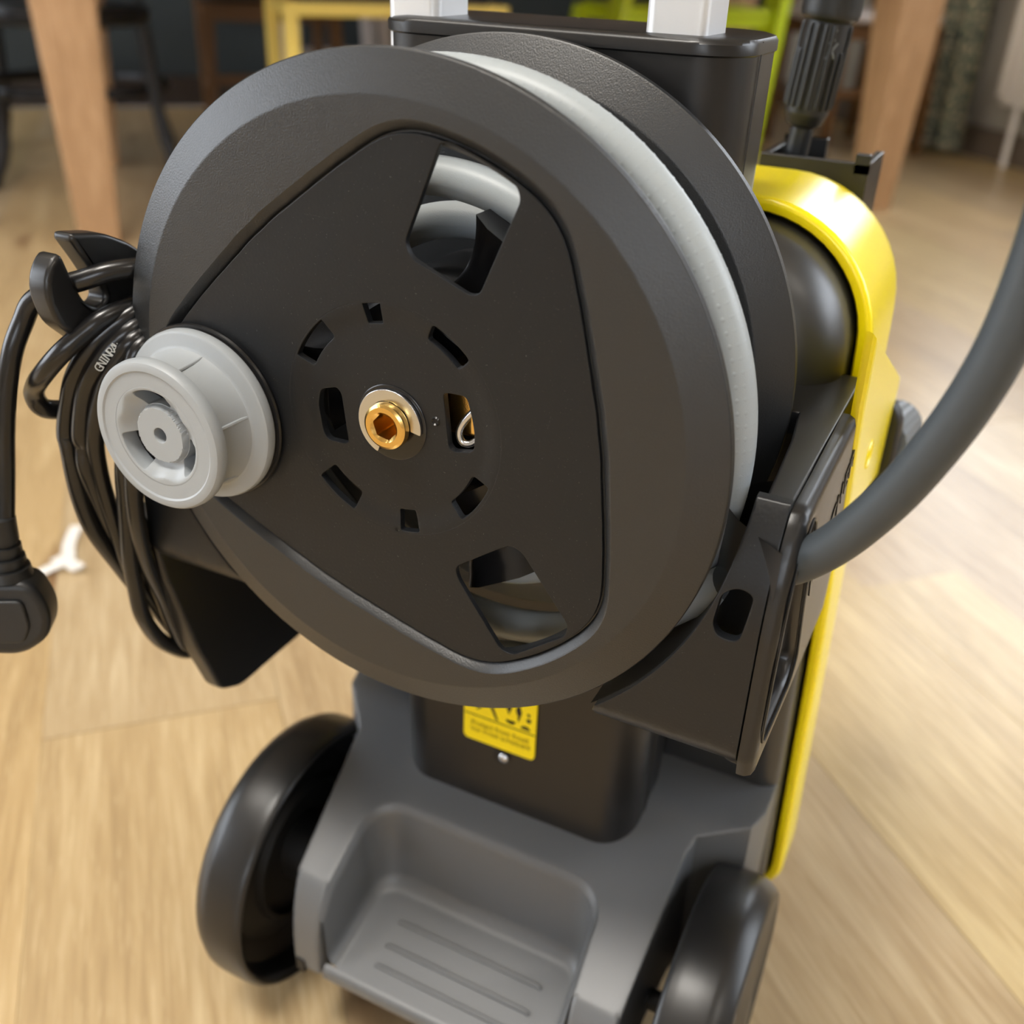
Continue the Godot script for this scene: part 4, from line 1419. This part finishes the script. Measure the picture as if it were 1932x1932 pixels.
func make_seats() -> void:
	# black chair with a foot ring behind the left table leg
	var o := room_thing("black_chair", "black chair with round seat edge and ring stretcher behind the left table leg", "chair", Vector3(-0.24, 0, -3.02))
	var t := []
	rev(t, [Vector2(0.0001, 0.362), Vector2(0.20, 0.362), Vector2(0.222, 0.372), Vector2(0.228, 0.390), Vector2(0.220, 0.410), Vector2(0.19, 0.416), Vector2(0.0001, 0.408)], Transform3D(Basis(Vector3(1, 0, 0), Vector3(0, 0, -1), Vector3(0, 1, 0)), Vector3.ZERO), 40)
	part("seat", t, M.black_metal, o)
	for x in [-1, 1]:
		for z in [-1, 1]:
			t = []
			tube(t, smooth_path([Vector3(0.245 * x, 0, 0.25 * z), Vector3(0.215 * x, 0.14, 0.225 * z), Vector3(0.200 * x, 0.37, 0.20 * z)], 6), 0.018, 12)
			part("leg", t, M.black_metal, o)
	t = []
	tube(t, shifted_ring(0.245, 0.205), 0.016, 10, true)
	part("ring_stretcher", t, M.black_metal, o)
	t = []
	tube(t, smooth_path([Vector3(-0.19, 0.38, -0.17), Vector3(-0.20, 0.66, -0.24), Vector3(0, 0.80, -0.27), Vector3(0.20, 0.66, -0.24), Vector3(0.19, 0.38, -0.17)], 8), 0.013, 10)
	part("backrest", t, M.black_metal, o)
	# black armchair at the left end of the table
	o = room_thing("armchair", "black armchair with curved legs at the far left edge behind the left table leg", "chair", Vector3(-0.72, 0, -2.52), "", deg_to_rad(70))
	t = []
	prism(t, rrect(Vector2(0, 0), Vector2(0.50, 0.48), 0.08, 6), XZ, 0.30, 0.42, 0.03)
	part("seat", t, M.black_metal, o)
	for x in [-1, 1]:
		for z in [-1, 1]:
			t = []
			tube(t, smooth_path([Vector3(0.20 * x, 0, 0.20 * z), Vector3(0.235 * x, 0.12, 0.235 * z), Vector3(0.225 * x, 0.31, 0.215 * z)], 6), 0.024, 12)
			part("leg", t, M.black_metal, o)
	t = []
	prism(t, rrect(Vector2(0, 0.62), Vector2(0.50, 0.44), 0.10, 6), Transform3D(), -0.26, -0.20, 0.02)
	part("backrest", t, M.black_metal, o)
	for x in [-0.235, 0.235]:
		t = []
		box(t, Vector3(x, 0.60, -0.02), Vector3(0.05, 0.04, 0.44), 0.014)
		part("armrest", t, M.black_metal, o)
		t = []
		box(t, Vector3(x, 0.50, 0.18), Vector3(0.035, 0.20, 0.035), 0.006)
		part("arm_post", t, M.black_metal, o)
	side_chair("wooden_chair", "brown wooden chair between the black chair and the yellow chair", Vector3(0.34, 0, -3.34), 0.0, M.brown_wood, M.dark_wood, 0.42)
	side_chair("wooden_chair", "brown wooden chair beside the right table leg, seen past the spray lance", Vector3(2.30, 0, -2.96), 0.0, M.brown_wood, M.seat_pale, 0.40)
	# pale stool far behind
	o = room_thing("stool", "pale painted stool behind the yellow chair", "stool", Vector3(0.62, 0, -3.74))
	for x in [-0.15, 0.15]:
		for z in [-0.14, 0.14]:
			t = []
			post(t, Vector3(x * 1.15, 0, z * 1.15), Vector3(x, 0.46, z), Vector2(0.045, 0.045), Vector2(0.045, 0.045))
			part("leg", t, M.seat_pale, o)
	t = []
	prism(t, rrect(Vector2(0, 0), Vector2(0.38, 0.36), 0.04, 4), XZ, 0.46, 0.49, 0.008)
	part("seat", t, M.seat_pale, o)
	t = []
	box(t, Vector3(0, 0.24, 0.15), Vector3(0.31, 0.03, 0.02), 0.003)
	part("stretcher", t, M.seat_pale, o)
	# yellow metal chair under the table
	o = room_thing("metal_chair", "yellow metal framed chair tucked under the table behind the reel", "chair", Vector3(0.535, 0, -2.47))
	for x in [-0.255, 0.255]:
		for z in [0.17, -0.20]:
			t = []
			post(t, Vector3(x, 0, z), Vector3(x, 0.462, z * 0.95), Vector2(0.034, 0.034), Vector2(0.034, 0.034), 0.005)
			part("leg", t, M.straw, o)
	t = []
	for q in [[0.165, 0.0], [-0.19, 0.0]]:
		box(t, Vector3(0, 0.448, q[0]), Vector3(0.50, 0.030, 0.030), 0.005)
	for x in [-0.25, 0.25]:
		box(t, Vector3(x, 0.448, -0.012), Vector3(0.030, 0.030, 0.34), 0.005)
	part("seat_frame", t, M.straw, o)
	t = []
	prism(t, rrect(Vector2(0, -0.012), Vector2(0.46, 0.33), 0.02, 3), XZ, 0.452, 0.474, 0.006)
	part("seat", t, M.dark_wood, o)
	t = []
	for x in [-0.25, 0.25]:
		post(t, Vector3(x, 0.45, -0.19), Vector3(x, 0.70, -0.24), Vector2(0.030, 0.030), Vector2(0.030, 0.030))
	box(t, Vector3(0, 0.68, -0.238), Vector3(0.53, 0.05, 0.025), 0.005)
	part("backrest", t, M.straw, o)
	# lime chair with slanting slab legs
	o = room_thing("lime_chair", "lime green chair with slanting legs between the column and the spray lance", "chair", Vector3(1.50, 0, -2.84))
	for x in [-0.26, 0.26]:
		t = []
		post(t, Vector3(x - 0.015, 0, 0.155), Vector3(x + 0.075, 0.62, 0.110), Vector2(0.034, 0.10), Vector2(0.034, 0.10))
		part("leg", t, M.lime, o)
		t = []
		post(t, Vector3(x - 0.015, 0, -0.22), Vector3(x + 0.05, 0.44, -0.18), Vector2(0.034, 0.06), Vector2(0.034, 0.06))
		part("leg", t, M.lime, o)
	t = []
	box(t, Vector3(0.04, 0.415, 0.13), Vector3(0.53, 0.034, 0.03), 0.005)
	box(t, Vector3(0.04, 0.415, -0.18), Vector3(0.53, 0.034, 0.03), 0.005)
	part("rail", t, M.lime, o)
	t = []
	prism(t, rrect(Vector2(0.045, -0.025), Vector2(0.50, 0.36), 0.03, 4), XZ, 0.433, 0.452, 0.006)
	part("seat", t, M.lime, o)

func shifted_ring(r: float, y: float) -> Array:
	var o := []
	for k in 28:
		o.append(Vector3(r * cos(TAU * k / 28), y, r * sin(TAU * k / 28)))
	return o

func make_wall_things() -> void:
	var o := room_thing("radiator", "cream ribbed radiator on the wall under the window", "radiator", Vector3(2.655, 0, -1.98))
	var t := []
	box(t, Vector3(0.012, 0.47, 0), Vector3(0.045, 0.56, 1.26), 0.01)
	part("body", t, M.radiator, o)
	for k in 26:
		t = []
		box(t, Vector3(-0.018, 0.475, -0.615 + k * 0.049), Vector3(0.028, 0.52, 0.027), 0.009)
		part("rib", t, M.radiator, o)
	for z in [-0.55, 0.55]:
		t = []
		beam(t, Vector3(0.0, 0.0, z), Vector3(0.0, 0.25, z), 0.010)
		part("pipe", t, M.radiator, o)
	o = room_thing("curtain", "dark green and cream leaf print curtain beside the radiator", "curtain", Vector3(2.60, 0, -2.86))
	t = []
	var rings := []
	for y in [0.02, 0.5, 1.0, 1.6, 2.42]:
		var r := []
		for s in [-1.0, 1.0]:
			for k in 41:
				var f: float = k / 40.0 if s < 0 else 1.0 - k / 40.0
				r.append(Vector3(0.028 * sin(f * TAU * 3.5 + y * 0.3) + 0.004 * s, y, -0.16 + 0.32 * f))
		rings.append(r)
	loft(t, rings, true, false, false)
	part("drape", t, M.curtain, o, 60.0)
	t = []
	beam(t, Vector3(0.0, 2.45, -0.35), Vector3(0.0, 2.45, 1.80), 0.014)
	part("rod", t, M.black_metal, o)
	# a scrap of white strap on the floor by the plug
	o = thing("strap_scrap", "scrap of white plastic strap lying on the floor near the plug", "strap", Vector3(-0.635, 0, -0.345))
	t = []
	for l in [[-45, -52, -20, -18, 8, 8], [-2, 42, 2, 22, 12, 12, 30, 14], [-12, 8, 6, 10, 30, 16]]:
		var p := []
		for i in range(0, l.size(), 2):
			p.append(Vector3(l[i] * 0.001, 0.0035 + 0.004 * sin(i * 1.3) * sin(i * 1.3), l[i + 1] * 0.001))
		var path := smooth_path(p, 8)
		var sec := []
		for i in path.size():
			var d: Vector3 = (path[mini(i + 1, path.size() - 1)] - path[maxi(i - 1, 0)]).normalized()
			var w := d.cross(Vector3.UP).normalized() * 0.0065
			sec.append([path[i] + w, path[i] + w + Vector3(0, 0.0012, 0), path[i] - w + Vector3(0, 0.0012, 0), path[i] - w])
		loft(t, sec, true, true, true)
	part("strap", t, M.tape, o)

func _ready() -> void:
	set_view()
	make_materials()
	for q in [[-1.50, -0.50, 2.4, "square ceiling light over the floor left of the pressure washer"], [-0.72, 0.30, 6.4, "square ceiling light almost straight above the pressure washer"], [0.9, 2.4, 1.6, "square ceiling light behind the viewer on the right"]]:
		ceiling_lamp(Vector3(q[0], 2.74, q[1]), Vector2(0.6, 0.6), q[2], q[3])
	make_room()
	make_table()
	make_seats()
	make_wall_things()
	washer = thing("pressure_washer", "black and yellow wheeled pressure washer with a large hose reel on its front", "pressure washer", BASE)
	make_reel()
	make_knob()
	make_body()
	make_guide()
	make_chassis()
	make_hose()
	make_cord()
	make_lance()
